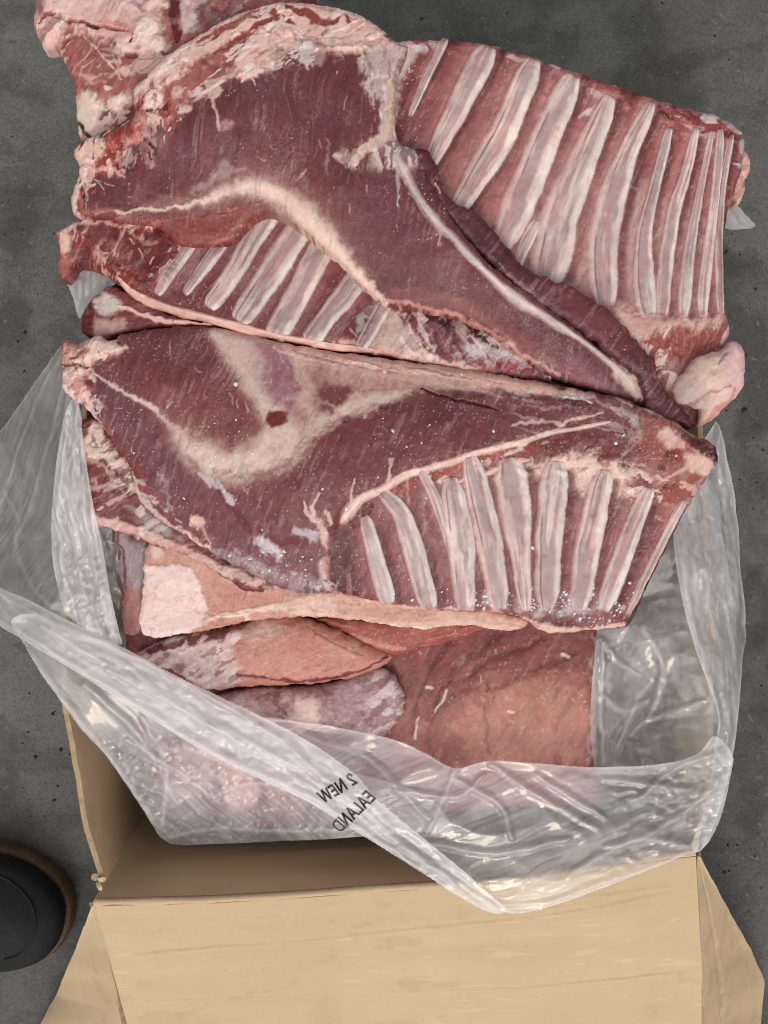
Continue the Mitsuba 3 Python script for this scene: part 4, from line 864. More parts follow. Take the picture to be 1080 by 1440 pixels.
r = m.region([(98, 195), (150, 180), (190, 128), (240, 112), (262, 160), (232, 205), (190, 245), (150, 250), (120, 300), (98, 300)])
m.marbling(r, S(238, 206, 196), 5, .55, .8, .8); m.marbling(r, S(150, 52, 48), 6, .56, .75, 0); m.marbling(r, S(74, 34, 36), 4, .64, .8, -.8); m.marbling(r, S(196, 118, 108), 3.5, .58, .7, .3)
r = m.region([(186, 140), (215, 92), (300, 38), (410, 0), (510, 18), (562, 60), (500, 76), (400, 100), (300, 130), (220, 170)])
m.marbling(r, S(188, 112, 104), 5, .585, .6, -.3, 4, 32); m.marbling(r, S(248, 228, 220), 5, .57, .7, .5, 3, 28); m.marbling(r, S(138, 74, 70), 4, .63, .6, -.4, 4, 35)
r = m.region([(100, 292), (200, 296), (330, 285), (370, 300), (330, 340), (240, 340), (160, 312)])
m.marbling(r, S(206, 130, 122), 4, .59, .6, .3, 4, 8); m.marbling(r, S(92, 36, 38), 5, .58, .6, -.3, 4, 8)
r = m.region([(500, 55), (580, 60), (566, 150), (590, 230), (530, 240), (460, 232), (470, 210), (530, 190), (510, 110)])
m.marbling(r, S(238, 216, 204), 5, .55, .7, .4, 2, 80); m.marbling(r, S(140, 104, 106), 4.5, .58, .6, -.2, 2, 80)
r = m.region([(380, 300), (450, 340), (540, 420), (660, 450), (780, 520), (760, 530), (640, 450), (540, 432), (440, 350)], 10)
m.marbling(r, S(232, 190, 178), 4, .57, .7, .3, 3, -38)
m.spots(PALE, .95, 1.5, .85); m.spots(S(206, 150, 146), .8, 2.4, .6, where=sstep(20, 0, np.hypot(m.x + 140, m.y - 270) - 110), seed=7)
m.lumps(1.6, 24); m.lumps(.8, 7, sstep(-120, -200, m.x))
m.build(f'{t}__belly_muscle')
strip(m, f'{t}__tendon', [(556, 215, 16), (572, 248, 15), (590, 280, 14), (618, 316, 15), (652, 350, 13), (700, 398, 13), (732, 424, 16), (770, 446, 15), (800, 466, 12), (830, 486, 9), (862, 512, 10), (896, 548, 16)], 1.7, S(212, 192, 184), edge='u', soft=.75, seed=130, fade=.04, edge_noise=.9, streak=.4)
strip(m, f'{t}__tendon', [(880, 530, 8), (900, 524, 12), (914, 514, 10), (920, 506, 6)], 2.0, S(200, 168, 160), edge='u', soft=.4, seed=140, fade=.1)

k = Slab([(582, 214), (592, 206), (605, 210), (615, 232), (622, 262), (640, 280), (668, 297), (692, 320), (718, 348), (738, 375), (772, 390), (810, 404), (832, 420), (858, 436), (882, 462), (908, 490), (922, 508), (926, 530), (944, 560), (962, 578), (976, 600), (946, 596), (915, 585), (905, 556), (897, 528), (870, 510), (834, 476), (790, 446), (745, 418), (702, 382), (656, 336), (624, 300), (600, 256)],
         [(590, 210, .362), (622, 290, .36), (740, 395, .354), (850, 450, .35), (910, 520, .344), (960, 590, .334), (690, 330, .352), (880, 462, .342)], thick=.02, rim=8, drop=6, seed=13)
k.muscle(S(98, 54, 60), 50, mottle=.22)
k.patch([(760, 392), (830, 425), (880, 470), (900, 500), (860, 490), (800, 440)], S(118, 66, 70), soft=12, warp=7)
k.band([(745, 380, 5), (800, 404, 6), (850, 432, 6), (900, 482, 5), (922, 512, 5)], S(140, 70, 68), soft=.7, warp=5, amt=.8)
k.band([(612, 258, 3), (618, 272, 3)], S(214, 160, 156), soft=.4, warp=3); k.band([(700, 372, 4), (722, 392, 5), (752, 416, 3)], S(160, 120, 122), soft=.7, warp=5, amt=.7)
k.band([(925, 525, 8), (932, 545, 8)], S(172, 146, 148), soft=.7, warp=7, amt=.8)
k.spots(PALE, .8, 1.4, .8); k.spots(S(190, 140, 146), 1.2, 1.2, .6, where=sstep(60, 0, k.x), seed=3)
k.lumps(1.4, 14)
k.build(f'{t}__skirt_muscle')

g = Slab([(950, 540), (965, 524), (982, 504), (1000, 494), (1018, 490), (1030, 480), (1042, 478), (1050, 492), (1051, 533), (1042, 553), (1015, 580), (996, 594), (982, 600), (990, 576), (972, 570), (956, 562)],
         [(950, 545, .338), (1040, 485, .348), (1045, 545, .338), (982, 600, .33), (1005, 530, .358)], thick=.04, rim=12, seed=14)
g.muscle(S(222, 190, 178), 30, mottle=.1, fibre=.06)
g.patch([(950, 545), (980, 525), (1000, 560), (985, 575), (958, 562)], S(196, 172, 166), soft=10, warp=8)
g.band([(985, 598, 10), (1012, 576, 12), (1035, 552, 8)], S(214, 150, 142), soft=.8, warp=7)
g.band([(975, 568, 6), (992, 556, 6), (1012, 548, 5), (1030, 540, 3)], S(176, 134, 128), soft=.8, warp=6, amt=.8, dz=-1)
g.band([(1010, 510, 3), (1018, 500, 4), (1024, 493, 3)], S(186, 150, 146), soft=.6, warp=3, dz=-1.2)
g.lumps(2.0, 12); g.lumps(.8, 5); g.spots(S(206, 130, 122), .8, 2.2, .6)
g.build(f'{t}__fat_lump')
for pts in ([(1036, 205), (1052, 212), (1058, 232), (1048, 250), (1038, 248), (1034, 225)], [(1030, 235), (1046, 236), (1050, 260), (1046, 280), (1036, 288), (1028, 262)]):
    g = Slab(pts, [(1042, 230, .318)], thick=.02, rim=6, seed=15)
    g.muscle(S(224, 178, 164), 30, mottle=.25); g.lumps(2, 5); g.spots(S(190, 96, 90), 1.4, 3, .7)
    g.build(f'{t}__fat_tag')

# -- lower side, nearest the flap
t = thing('carcass_half', 'lower carcass side lying on top, its ribs fanning towards the cardboard flap', 'meat', GROUP)
q = Slab([(84, 484), (92, 478), (112, 480), (136, 470), (150, 477), (180, 466), (220, 459), (270, 456), (310, 461), (345, 467), (400, 482), (480, 494), (560, 506), (640, 515), (700, 525), (760, 535), (820, 546), (870, 558), (920, 577), (970, 604), (1005, 627), (1013, 645), (996, 674), (966, 720), (946, 760), (921, 810), (896, 855), (880, 882), (858, 886), (800, 891), (762, 889), (742, 873), (700, 863), (620, 860), (560, 856), (510, 842), (460, 834), (430, 836), (390, 826), (340, 802), (300, 781), (260, 756), (225, 735), (200, 712), (188, 690), (182, 660), (160, 625), (140, 597), (118, 573), (98, 560), (88, 548), (86, 520)],
         [(84, 490, .326), (270, 456, .326), (480, 492, .328), (640, 515, .332), (820, 546, .344), (1010, 635, .344), (960, 740, .338), (880, 880, .332), (740, 872, .326), (560, 855, .32), (430, 835, .312), (260, 755, .312), (180, 655, .318), (230, 540, .346), (420, 560, .344), (420, 690, .352), (620, 600, .358), (560, 690, .348), (700, 760, .336), (860, 780, .336), (900, 640, .352)], thick=.04, rim=9, seed=16)
q.muscle(S(124, 73, 72), 65, mottle=.2)
# long belly muscle
q.patch([(300, 665), (345, 672), (395, 652), (440, 612), (500, 585), (560, 563), (590, 552), (660, 552), (760, 560), (830, 572), (790, 598), (700, 630), (620, 646), (560, 666), (505, 700), (470, 735), (440, 760), (380, 760), (330, 720)], S(122, 72, 74), soft=7, warp=6, dz=3.5, mottle=.15, scale=9)
q.patch([(200, 640), (250, 620), (310, 670), (360, 720), (440, 770), (460, 830), (380, 820), (290, 770), (220, 720), (190, 690)], S(122, 72, 78), soft=16, warp=10, mottle=.26, scale=7)
q.patch([(130, 510), (165, 540), (230, 590), (275, 625), (310, 660), (300, 700), (240, 690), (190, 650), (150, 600), (120, 560)], S(116, 70, 76), soft=9, warp=8, mottle=.3, scale=6)
# membrane over the shoulder and its pale seams
q.patch([(300, 462), (345, 468), (480, 494), (640, 516), (780, 545), (700, 556), (590, 552), (500, 585), (440, 610), (400, 645), (385, 610), (375, 565), (350, 530), (325, 490)], S(172, 126, 124), soft=8, warp=8, mottle=.2, dz=.5)
q.patch([(330, 480), (400, 486), (420, 520), (430, 560), (400, 575), (375, 560), (350, 525)], S(168, 120, 128), soft=10, warp=8, mottle=.2)
q.patch([(448, 545), (470, 540), (492, 552), (486, 575), (460, 592), (450, 575)], S(132, 78, 80), soft=5, warp=5); q.patch([(520, 520), (560, 522), (560, 540), (530, 545)], S(150, 98, 96), soft=8, warp=6, amt=.7)
q.band([(402, 482, 20), (450, 492, 22), (513, 503, 24), (613, 522, 26), (690, 534, 24), (760, 546, 18), (830, 556, 9)], S(216, 168, 152), soft=.7, warp=7, dz=1.4, streak=.3)
for k in range(6):
    q.band([(430 + 22 * k, 508 + 4 * k, 4), (500 + 24 * k, 524 + 3 * k, 5), (580 + 26 * k, 536 + 4 * k, 4)], S(214, 182, 172), soft=.7, warp=5, amt=.6, streak=.4)
q.band([(418, 500, 20), (428, 535, 24), (434, 570, 28), (438, 605, 24)], S(204, 164, 154), soft=.8, warp=8, dz=.8)
q.patch([(486, 562), (530, 552), (582, 547), (560, 562), (520, 578), (478, 592), (440, 610), (450, 590)], S(216, 190, 176), soft=8, warp=8, dz=1)
q.band([(400, 560, 8), (450, 562, 8), (480, 590, 9), (440, 615, 12), (405, 640, 14)], S(196, 156, 150), soft=.8, warp=7, amt=.7, streak=.4)
q.band([(300, 466, 14), (322, 492, 26), (340, 520, 28), (352, 545, 22), (372, 565, 20), (382, 590, 24), (376, 615, 22)], S(218, 192, 182), soft=1.0, warp=5, streak=.25, dz=.7)
q.band([(125, 520, 4), (157, 541, 7), (193, 560, 8), (227, 585, 9), (248, 607, 12), (270, 624, 24), (300, 648, 42), (330, 656, 42), (360, 648, 38), (393, 634, 30), (420, 622, 20)], S(218, 192, 182), soft=1.0, warp=5, streak=.25, dz=.7)
q.band([(227, 585, 20), (262, 622, 44), (300, 650, 70), (345, 655, 76), (393, 636, 66), (430, 612, 44)], S(168, 124, 118), soft=1.0, warp=8, amt=.55, streak=.4)
q.band([(300, 464, 34), (332, 500, 48), (360, 548, 50), (378, 590, 46)], S(168, 124, 120), soft=1.0, warp=8, amt=.5, streak=.4)
q.patch([(298, 464), (345, 469), (362, 500), (366, 546), (398, 582), (426, 604), (428, 635), (391, 662), (330, 674), (292, 672), (262, 640), (244, 614), (260, 612), (290, 628), (332, 637), (361, 617), (376, 594), (352, 551), (322, 500)], S(222, 194, 182), soft=18, warp=8, amt=.85, mottle=.2, scale=8)
q.patch([(366, 472), (480, 493), (620, 514), (700, 528), (690, 542), (600, 546), (540, 545), (490, 538), (440, 520), (400, 498)], S(216, 170, 158), soft=12, warp=10, amt=.65, mottle=.3)
for k in range(9):
    q.band([(385 + 26 * k, 490 + 3.4 * k, 2.5), (440 + 28 * k, 506 + 3.2 * k, 4), (500 + 30 * k, 516 + 3.5 * k, 2)], (S(238, 206, 196), S(150, 90, 90), S(232, 196, 180))[k % 3], soft=1.0, warp=3, amt=.75, streak=.4)
q.patch([(378, 580), (398, 578), (402, 594), (390, 600), (378, 596)], S(118, 44, 44), soft=3, warp=4, dz=-1)
q.band([(260, 640, 10), (275, 655, 14), (282, 668, 10)], S(134, 118, 116), soft=.8, warp=8, amt=.7)
for x, y, dx, dy in ((325, 562, 3, 9), (335, 568, 3, 8), (346, 572, 2, 7), (240, 492, 2, 14), (278, 520, 4, 5), (238, 568, -3, 4), (405, 500, 8, 14), (420, 496, 8, 12), (398, 505, 6, 14), (455, 508, 8, 12), (345, 690, 3, 6)):
    q.band([(x - dx, y - dy, 1.8), (x, y, 2.6), (x + dx, y + dy, 1.8)], S(206, 168, 160), soft=.7, warp=4, amt=.6)
# knuckle at the left end
q.patch([(82, 480), (136, 468), (160, 476), (176, 490), (160, 500), (135, 505), (126, 520), (132, 540), (118, 566), (98, 562), (84, 545)], S(218, 176, 164), soft=4, warp=7, dz=2, mottle=.22)
q.patch([(130, 480), (156, 478), (174, 490), (140, 502), (118, 512), (100, 510), (124, 496)], S(232, 196, 184), soft=4, warp=5, dz=2)
q.patch([(84, 482), (100, 479), (120, 484), (124, 500), (100, 508), (86, 500)], S(196, 140, 128), soft=4, warp=7, dz=1, mottle=.3)
q.patch([(100, 540), (118, 534), (130, 545), (122, 560), (104, 556)], S(214, 150, 142), soft=4, warp=5, dz=2); q.patch([(116, 530), (132, 534), (134, 548), (122, 548)], S(136, 72, 70), soft=4, warp=4)
q.band([(86, 515, 3), (105, 515, 4), (122, 518, 3)], S(132, 100, 92), soft=.6, warp=5, dz=-2.5); q.band([(102, 506, 2.4), (112, 500, 3), (118, 490, 2)], S(150, 112, 104), soft=.6, warp=4, dz=-2)
q.patch([(92, 556), (112, 566), (138, 596), (150, 620), (136, 606), (112, 582)], S(132, 66, 62), soft=5, warp=6); q.band([(118, 568, 5), (128, 582, 7), (140, 594, 6)], S(222, 180, 170), soft=.5, warp=6)
q.lumps(1.6, 7, sstep(-240, -262, q.x))
# lower left rim
q.band([(187, 655, 12), (205, 690, 18), (232, 722, 18), (262, 750, 15), (295, 770, 10)], S(142, 70, 66), soft=.9, warp=7)
q.band([(184, 660, 6), (190, 685, 8), (206, 710, 8), (228, 732, 8), (262, 752, 7), (300, 776, 7)], S(214, 176, 164), soft=.6, warp=6, dz=1)
q.band([(300, 775, 18), (345, 795, 26), (390, 812, 30), (430, 822, 28), (470, 820, 18)], S(156, 136, 138), soft=.8, warp=12, mottle=.4, scale=3)
q.patch([(268, 726), (282, 724), (288, 735), (280, 744), (268, 738)], S(226, 180, 166), soft=3, warp=4, dz=1.8); q.band([(282, 738, 6), (288, 752, 4), (296, 766, 2)], S(206, 166, 160), soft=.6, warp=3, amt=.8)
q.band([(285, 670, 9), (305, 680, 14), (318, 692, 12), (332, 704, 12)], S(198, 180, 182), soft=.6, warp=9, dz=.6)
q.patch([(358, 756), (374, 756), (398, 778), (392, 788), (370, 776)], S(202, 188, 194), soft=5, warp=6, dz=.5); q.band([(410, 745, 8), (436, 752, 14), (452, 748, 10)], S(196, 184, 190), soft=.8, warp=10, amt=.8)
q.band([(225, 660, 5), (235, 690, 6), (240, 715, 4)], S(170, 146, 152), soft=.9, warp=8, amt=.6)
# fat wisps left of the ribs
for pts in ([(450, 692, 4), (440, 714, 8), (452, 742, 9), (464, 776, 16), (458, 800, 22), (464, 822, 14)], [(428, 705, 8), (436, 722, 8), (446, 735, 6)], [(500, 673, 3), (497, 692, 4), (492, 712, 5)], [(553, 648, 8), (549, 662, 7), (546, 680, 6)], [(458, 718, 5), (464, 735, 7)]):
    q.band(pts, S(218, 178, 170), soft=.6, warp=6, amt=.9, dz=.8)
# rib field
q.patch([(468, 745), (520, 702), (600, 668), (700, 648), (770, 640), (880, 690), (954, 722), (882, 880), (740, 872), (560, 855), (470, 832)], S(130, 76, 78), soft=6, warp=6, dz=-2.5, mottle=.22)
q.patch([(468, 752), (488, 745), (500, 800), (504, 838), (470, 830)], S(92, 46, 48), soft=5, warp=6)
q.patch([(600, 690), (780, 660), (900, 720), (860, 800), (700, 800), (620, 780)], S(190, 158, 156), soft=26, warp=14, amt=.3)
for pts, c in (([(565, 760, 14), (585, 820, 14), (592, 845, 12)], S(120, 68, 72)), ([(600, 710, 12), (618, 770, 16), (628, 845, 16)], S(118, 64, 68)), ([(498, 760, 12), (512, 810, 14), (520, 838, 10)], S(116, 66, 72)), ([(664, 745, 10), (672, 800, 18), (680, 848, 16)], S(118, 62, 66)), ([(714, 770, 12), (718, 848, 16)], S(122, 70, 74)), ([(748, 690, 12), (749, 770, 14), (748, 850, 14)], S(128, 76, 78)), ([(806, 700, 16), (798, 770, 14), (792, 848, 12)], S(130, 80, 80)),
               ([(868, 720, 20), (852, 780, 16), (836, 840, 12)], S(136, 86, 86)), ([(926, 736, 22), (902, 790, 16), (874, 850, 12)], S(134, 86, 88)), ([(813, 676, 16), (810, 700, 14)], S(112, 84, 76)), ([(686, 668, 16), (688, 690, 12)], S(112, 82, 80)), ([(752, 670, 18), (750, 695, 14)], S(112, 84, 80)), ([(874, 704, 20), (868, 722, 16)], S(120, 86, 82)), ([(930, 718, 20), (922, 738, 16)], S(118, 80, 78))):
    q.band(pts, c, soft=.8, warp=5, amt=.9, streak=.25)
q.patch([(492, 722), (512, 708), (522, 712), (516, 730), (498, 742)], S(110, 52, 52), soft=3, warp=4, dz=-1.5); q.patch([(545, 695), (590, 668), (596, 676), (574, 700), (552, 712)], S(146, 70, 62), soft=5, warp=6)
q.band([(612, 672, 12), (650, 656, 13), (690, 642, 13), (735, 630, 10), (770, 626, 6)], S(162, 80, 72), soft=.7, warp=5, mottle=.28)
q.patch([(745, 652), (800, 640), (850, 640), (885, 664), (930, 686), (905, 702), (860, 692), (800, 684), (760, 676)], S(230, 198, 184), soft=8, warp=9, dz=1.6, mottle=.14)
for x, y in ((684, 662), (742, 664), (800, 664)):
    q.band([(x - 14, y - 4, 6), (x, y + 2, 9), (x + 14, y - 4, 6)], S(230, 190, 178), soft=.5, warp=4, dz=1)
q.patch([(758, 622), (820, 606), (870, 600), (850, 620), (800, 632), (770, 636)], S(118, 66, 66), soft=6, warp=7); q.patch([(838, 640), (862, 632), (868, 646), (846, 650)], S(126, 66, 64), soft=4, warp=5)
# right end
q.patch([(870, 580), (920, 580), (1005, 630), (1010, 650), (950, 752), (900, 710), (880, 680), (900, 640)], S(160, 98, 92), soft=14, warp=10, mottle=.25)
q.patch([(880, 690), (920, 680), (990, 660), (1004, 655), (955, 735), (930, 705)], S(160, 92, 84), soft=10, warp=8, mottle=.2)
q.patch([(820, 560), (870, 560), (900, 590), (880, 620), (840, 600)], S(124, 76, 74), soft=12, warp=10, amt=.8, mottle=.35)
q.band([(706, 552, 5), (760, 552, 6), (800, 556, 7), (838, 564, 7), (868, 580, 8), (892, 592, 10), (900, 602, 8)], S(178, 160, 158), soft=.8, warp=8, amt=.75, streak=.35)
q.band([(722, 598, 4), (760, 594, 5), (790, 594, 7), (820, 588, 5), (850, 580, 4)], S(214, 180, 174), soft=.6, warp=6, amt=.85)
q.band([(735, 570, 5), (775, 574, 6), (810, 574, 5)], S(178, 148, 154), soft=.8, warp=8, amt=.6); q.band([(792, 560, 3), (815, 560, 4.5), (832, 566, 3)], S(224, 214, 212), soft=.4, warp=3, dz=.5)
q.band([(870, 650, 7), (890, 625, 10), (905, 605, 8)], S(190, 160, 156), soft=.9, warp=9, amt=.6, streak=.4)
q.patch([(928, 600), (945, 602), (962, 622), (958, 634), (940, 630), (930, 616)], S(226, 182, 170), soft=5, warp=6, dz=1); q.patch([(935, 632), (958, 632), (962, 644), (942, 648)], S(136, 66, 60), soft=4, warp=5)
q.band([(964, 608, 16), (985, 626, 18), (1006, 642, 18)], S(84, 42, 42), soft=.5, warp=6, mottle=.4, dz=-.5)
q.patch([(965, 640), (990, 640), (1006, 654), (998, 672), (970, 655)], S(226, 186, 172), soft=5, warp=6, dz=1)
q.band([(900, 575, 7), (940, 590, 8), (975, 610, 7)], S(176, 138, 128), soft=.8, warp=6, amt=.8)
for k in range(7):
    q.band([(905 + 8 * k, 690 - 4 * k, 2.5), (932 + 8 * k, 676 - 4 * k, 3.4), (962 + 5 * k, 660 - 4 * k, 2)], S(210, 164, 152), soft=.7, warp=4, amt=.5)
q.band([(1002, 668, 5), (970, 715, 6), (945, 762, 5), (918, 815, 5), (890, 862, 5)], S(216, 168, 156), soft=.6, warp=4, amt=.8)
q.band([(592, 547, 4), (620, 556, 4), (650, 564, 4), (675, 571, 4), (695, 576, 3)], S(96, 52, 54), soft=.6, warp=3, dz=-3.0)
# lower rim with frost
q.band([(470, 836, 7), (560, 853, 6), (640, 858, 6), (705, 862, 7), (745, 876, 12), (780, 884, 14), (830, 886, 12), (878, 880, 8)], S(224, 180, 168), soft=.5, warp=6, dz=.8)
q.band([(660, 848, 16), (720, 846, 22), (770, 852, 34), (830, 852, 30), (880, 852, 18)], S(206, 194, 198), soft=.9, warp=16, amt=.8, mottle=.3, scale=3)
q.band([(748, 832, 16), (790, 838, 20), (840, 842, 18)], S(214, 204, 206), soft=.9, warp=16, amt=.7)
r = q.region([(82, 478), (140, 468), (176, 480), (160, 505), (136, 540), (160, 610), (140, 605), (84, 550)])
q.marbling(r, S(242, 214, 204), 4.5, .55, .75, .8, 1.5); q.marbling(r, S(160, 92, 86), 4.5, .57, .7, -.6, 1.5); q.marbling(r, S(92, 48, 46), 3.5, .64, .7, -.8, 1.5)
r = q.region([(180, 650), (215, 690), (300, 755), (400, 800), (470, 815), (470, 838), (400, 832), (300, 785), (210, 720)], 6)
q.marbling(r, S(206, 192, 192), 4, .56, .7, .4, 2.5, -35); q.marbling(r, S(84, 44, 48), 5, .57, .65, -.4, 2.5, -35)
r = q.region([(860, 560), (930, 575), (1014, 640), (955, 745), (900, 712), (870, 680), (890, 620)], 12)
q.marbling(r, S(232, 192, 180), 5, .58, .7, .4, 3, -30); q.marbling(r, S(92, 44, 42), 5, .59, .7, -.4, 3, -30); q.marbling(r, S(190, 166, 164), 4, .61, .5, .2, 3, 20)
r = q.region([(700, 548), (830, 556), (900, 595), (850, 625), (760, 610), (700, 590)], 14)
q.marbling(r, S(206, 186, 186), 5, .58, .55, .2, 4, -18); q.marbling(r, S(96, 52, 54), 5, .6, .5, -.2, 4, -18)
r = q.region([(600, 655), (700, 625), (790, 610), (880, 650), (950, 700), (900, 712), (800, 695), (700, 680), (620, 690)], 8)
q.marbling(r, S(246, 220, 210), 4.5, .56, .75, .5, 2, 10); q.marbling(r, S(150, 66, 58), 4.5, .6, .6, -.3, 2.5, 15)
r = q.region([(470, 700), (600, 665), (760, 660), (955, 720), (880, 882), (740, 872), (470, 835)], 6)
q.marbling(r, S(206, 160, 156), 5, .6, .4, .1, 6, 88)
q.spots(PALE, .6, 1.3, .75); q.spots(S(196, 150, 150), 1.0, 2.2, .5, seed=8)
q.spots(S(232, 226, 228), 1.8, 1.7, .9, where=sstep(-62, -82, q.y) * sstep(40, 90, q.x), dz=.8, seed=9)
q.lumps(1.3, 18)
R3, G3, P4 = S(222, 200, 194), S(196, 180, 178), S(218, 178, 170)
LOWER_RIBS = (([(517, 744, 16), (524, 770, 20), (532, 800, 23), (544, 844, 24)], G3, 2.4), ([(548, 704, 18), (562, 720, 22), (573, 750, 26), (584, 785, 27), (603, 854, 26)], S(208, 190, 184), 2.8), ([(598, 674, 12), (612, 700, 14), (624, 735, 13), (632, 770, 9)], P4, 2.2),
                 ([(636, 690, 26), (642, 725, 34), (647, 765, 35), (650, 805, 31), (655, 854, 26)], R3, 3.2), ([(664, 660, 26), (675, 705, 32), (686, 755, 34), (694, 800, 30), (702, 852, 26)], R3, 3.2), ([(717, 662, 38), (722, 700, 40), (727, 735, 36), (733, 790, 24), (739, 854, 18)], S(224, 194, 188), 3.2),
                 ([(780, 668, 32), (776, 710, 34), (772, 760, 34), (770, 800, 32), (769, 850, 28)], R3, 3.2), ([(846, 680, 26), (838, 720, 30), (828, 762, 32), (821, 805, 30), (815, 852, 26)], S(224, 196, 188), 3.0), ([(906, 704, 20), (892, 740, 24), (878, 775, 26), (865, 812, 26), (850, 854, 22)], R3, 2.8), ([(954, 720, 13), (936, 757, 12), (915, 798, 12), (886, 862, 11)], S(222, 190, 184), 2.0))
membrane(q, LOWER_RIBS, -.2, 1.6, .5)
q.build(f'{t}__flank')
for i, (pts, c, h) in enumerate(LOWER_RIBS):
    pts = [(x, y, w * 1.06) for x, y, w in pts]
    strip(q, f'{t}__rib', pts, h * 1.1, c, edge='u', soft=.5, seed=160 + 3 * i, fade=.13, streak=.24, ext=(20, 7), bone=True)
strip(q, f'{t}__fat_band', [(478, 738, 12), (490, 722, 18), (510, 702, 14), (540, 688, 13), (568, 670, 14), (598, 660, 12), (632, 652, 12), (668, 638, 11), (700, 630, 11), (735, 622, 9), (770, 610, 8), (820, 600, 7), (862, 592, 5)], 1.5, S(232, 198, 190), edge='u', soft=.7, seed=210, fade=.05, knobs=.3, edge_noise=.8)
strip(q, f'{t}__fat_band', [(640, 680, 5), (665, 668, 8), (690, 664, 10), (720, 650, 9), (748, 646, 7)], 1.8, S(226, 184, 172), edge='u', soft=.4, seed=215, fade=.1, knobs=.3, edge_noise=.9)
LOWER = q

# ---------------------------------------------------------------- frost crumbs
rng = np.random.default_rng(11)
def crumbs(places, size, z_of, key, mat):
    base = trimesh.creation.icosphere(subdivisions=1)
    vs, fs = [], []
    for i, (x, y) in enumerate(places):
        r = size * rng.lognormal(0, .45) * np.array([1, rng.uniform(.6, 1), rng.uniform(.4, .8)])
        a = rng.uniform(0, 6.28)
        v = base.vertices * (1 + .5 * rng.uniform(-.5, .5, (len(base.vertices), 1))) * r
        v = v @ np.array([[math.cos(a), math.sin(a), 0], [-math.sin(a), math.cos(a), 0], [0, 0, 1]])
        vs.append(v + [x, y, z_of[i]]); fs.append(base.faces + 42 * i)
    put(key, mikit.ply((np.vstack(vs) * 1e-3, np.vstack(fs)), mat, smooth=True))
cl = []
for px, py, sx, sy, n in ((775, 845, 55, 14, 150), (860, 850, 14, 12, 40), (690, 850, 40, 8, 50), (600, 840, 60, 12, 30), (360, 800, 40, 14, 40), (500, 640, 220, 90, 60)):
    cl += [(px + rng.normal() * sx, py + rng.normal() * sy) for _ in range(n)]
pl = LOWER.plan(cl)
pl = pl[shapely.contains_xy(LOWER.poly.buffer(-3), pl[:, 0], pl[:, 1])]
crumbs(pl, 0.95, LOWER.surface(pl[:, 0], pl[:, 1])[0] + 0.2, 'frost_crumbs', 'frost')
labels['frost_crumbs'] = {'label': 'small white frost crumbs scattered over the lower carcass side', 'category': 'frost', 'kind': 'stuff'}

# ---------------------------------------------------------------- plastic liner bag
bag = thing('plastic_bag', 'crumpled clear plastic liner bag with black print, pulled open around the meat', 'bag')
class Film(Slab):
    def __init__(self, outline, ctrl, haze=.22, seed=0, step=1.4, rag=.25, **k):
        super().__init__(outline, ctrl, thick=.001, rim=1, drop=0, step=step, rag=rag, rag_scale=18, seed=seed + 500, **k)
        self.haze[:] = haze * 1.15 + .05
        self.edge = sstep(0, 10, self.d)
    def crumple(self, amp, size, angle=None, spread=3.1, n=6, where=None):
        """Facets with sharp folds between them."""
        r = np.random.default_rng(self.seed + int(size * 10))
        z = 0
        for i in range(n):
            a = (r.uniform(0, math.pi) if angle is None else math.radians(angle) + r.uniform(-1, 1) * spread)
            lam = size * r.uniform(.6, 1.7)
            wob = (nz(self.x, self.y, size * 2.2, self.seed + i * 3 + 40, 3) - 0.5) * size * 2.4
            t = (self.x * math.cos(a) + self.y * math.sin(a) + wob) / lam + r.uniform(0, 9)
            tri = np.abs(2 * (t - np.floor(t)) - 1)
            z = z + (tri ** 1.5 - 0.5) * sstep(.38, .62, nz(self.x, self.y, size * 1.7, self.seed + i * 5 + 60, 2)) * lam / size
        z = z * amp * (0.8 if size > 12 else 0.5) * (0.12 + 0.88 * self.edge)
        self.z = self.z + (z if where is None else z * where)
        return self
    def fold(self, pts, dz=2.0, haze=.12, w=1.1):
        line = resample(spline(np.column_stack([self.plan(pts), np.asarray(pts, float)[:, 2] * PX * w]), 10), 0.6)
        d, i = cKDTree(line[:, :2]).query(np.stack([self.x + (nz(self.x, self.y, 14, self.seed + 9) - .5) * 4, self.y + (nz(self.x, self.y, 14, self.seed + 10) - .5) * 4], 1))
        t = np.clip(1 - d / line[i, 2], 0, 1)
        self.z = self.z + dz * .8 * t ** 1.2
        self.haze = self.haze + haze * 1.2 * t ** 2.5
        return self
    def cloudy(self, amt, size=30):
        self.haze = self.haze * (1 + amt * (nz(self.x, self.y, size, self.seed + 70, 3) - .5) * 2)
        return self
    def streaks(self, angle, amt=.5):
        a = math.radians(angle)
        w = (nz(self.x, self.y, 60, self.seed + 80) - .5) * 22
        u, v = self.x * math.cos(a) + self.y * math.sin(a), self.y * math.cos(a) - self.x * math.sin(a) + w
        n = nz(u / 22, v, 2.2, self.seed + 81, 3) - .5
        self.haze = self.haze * (1 + amt * 2.6 * n)
        self.z = self.z + n * 0.8 * self.edge
        return self
    def hem(self, w=3.5, haze=.2):
        self.haze = self.haze + haze * sstep(w, w * .4, self.d)
        return self

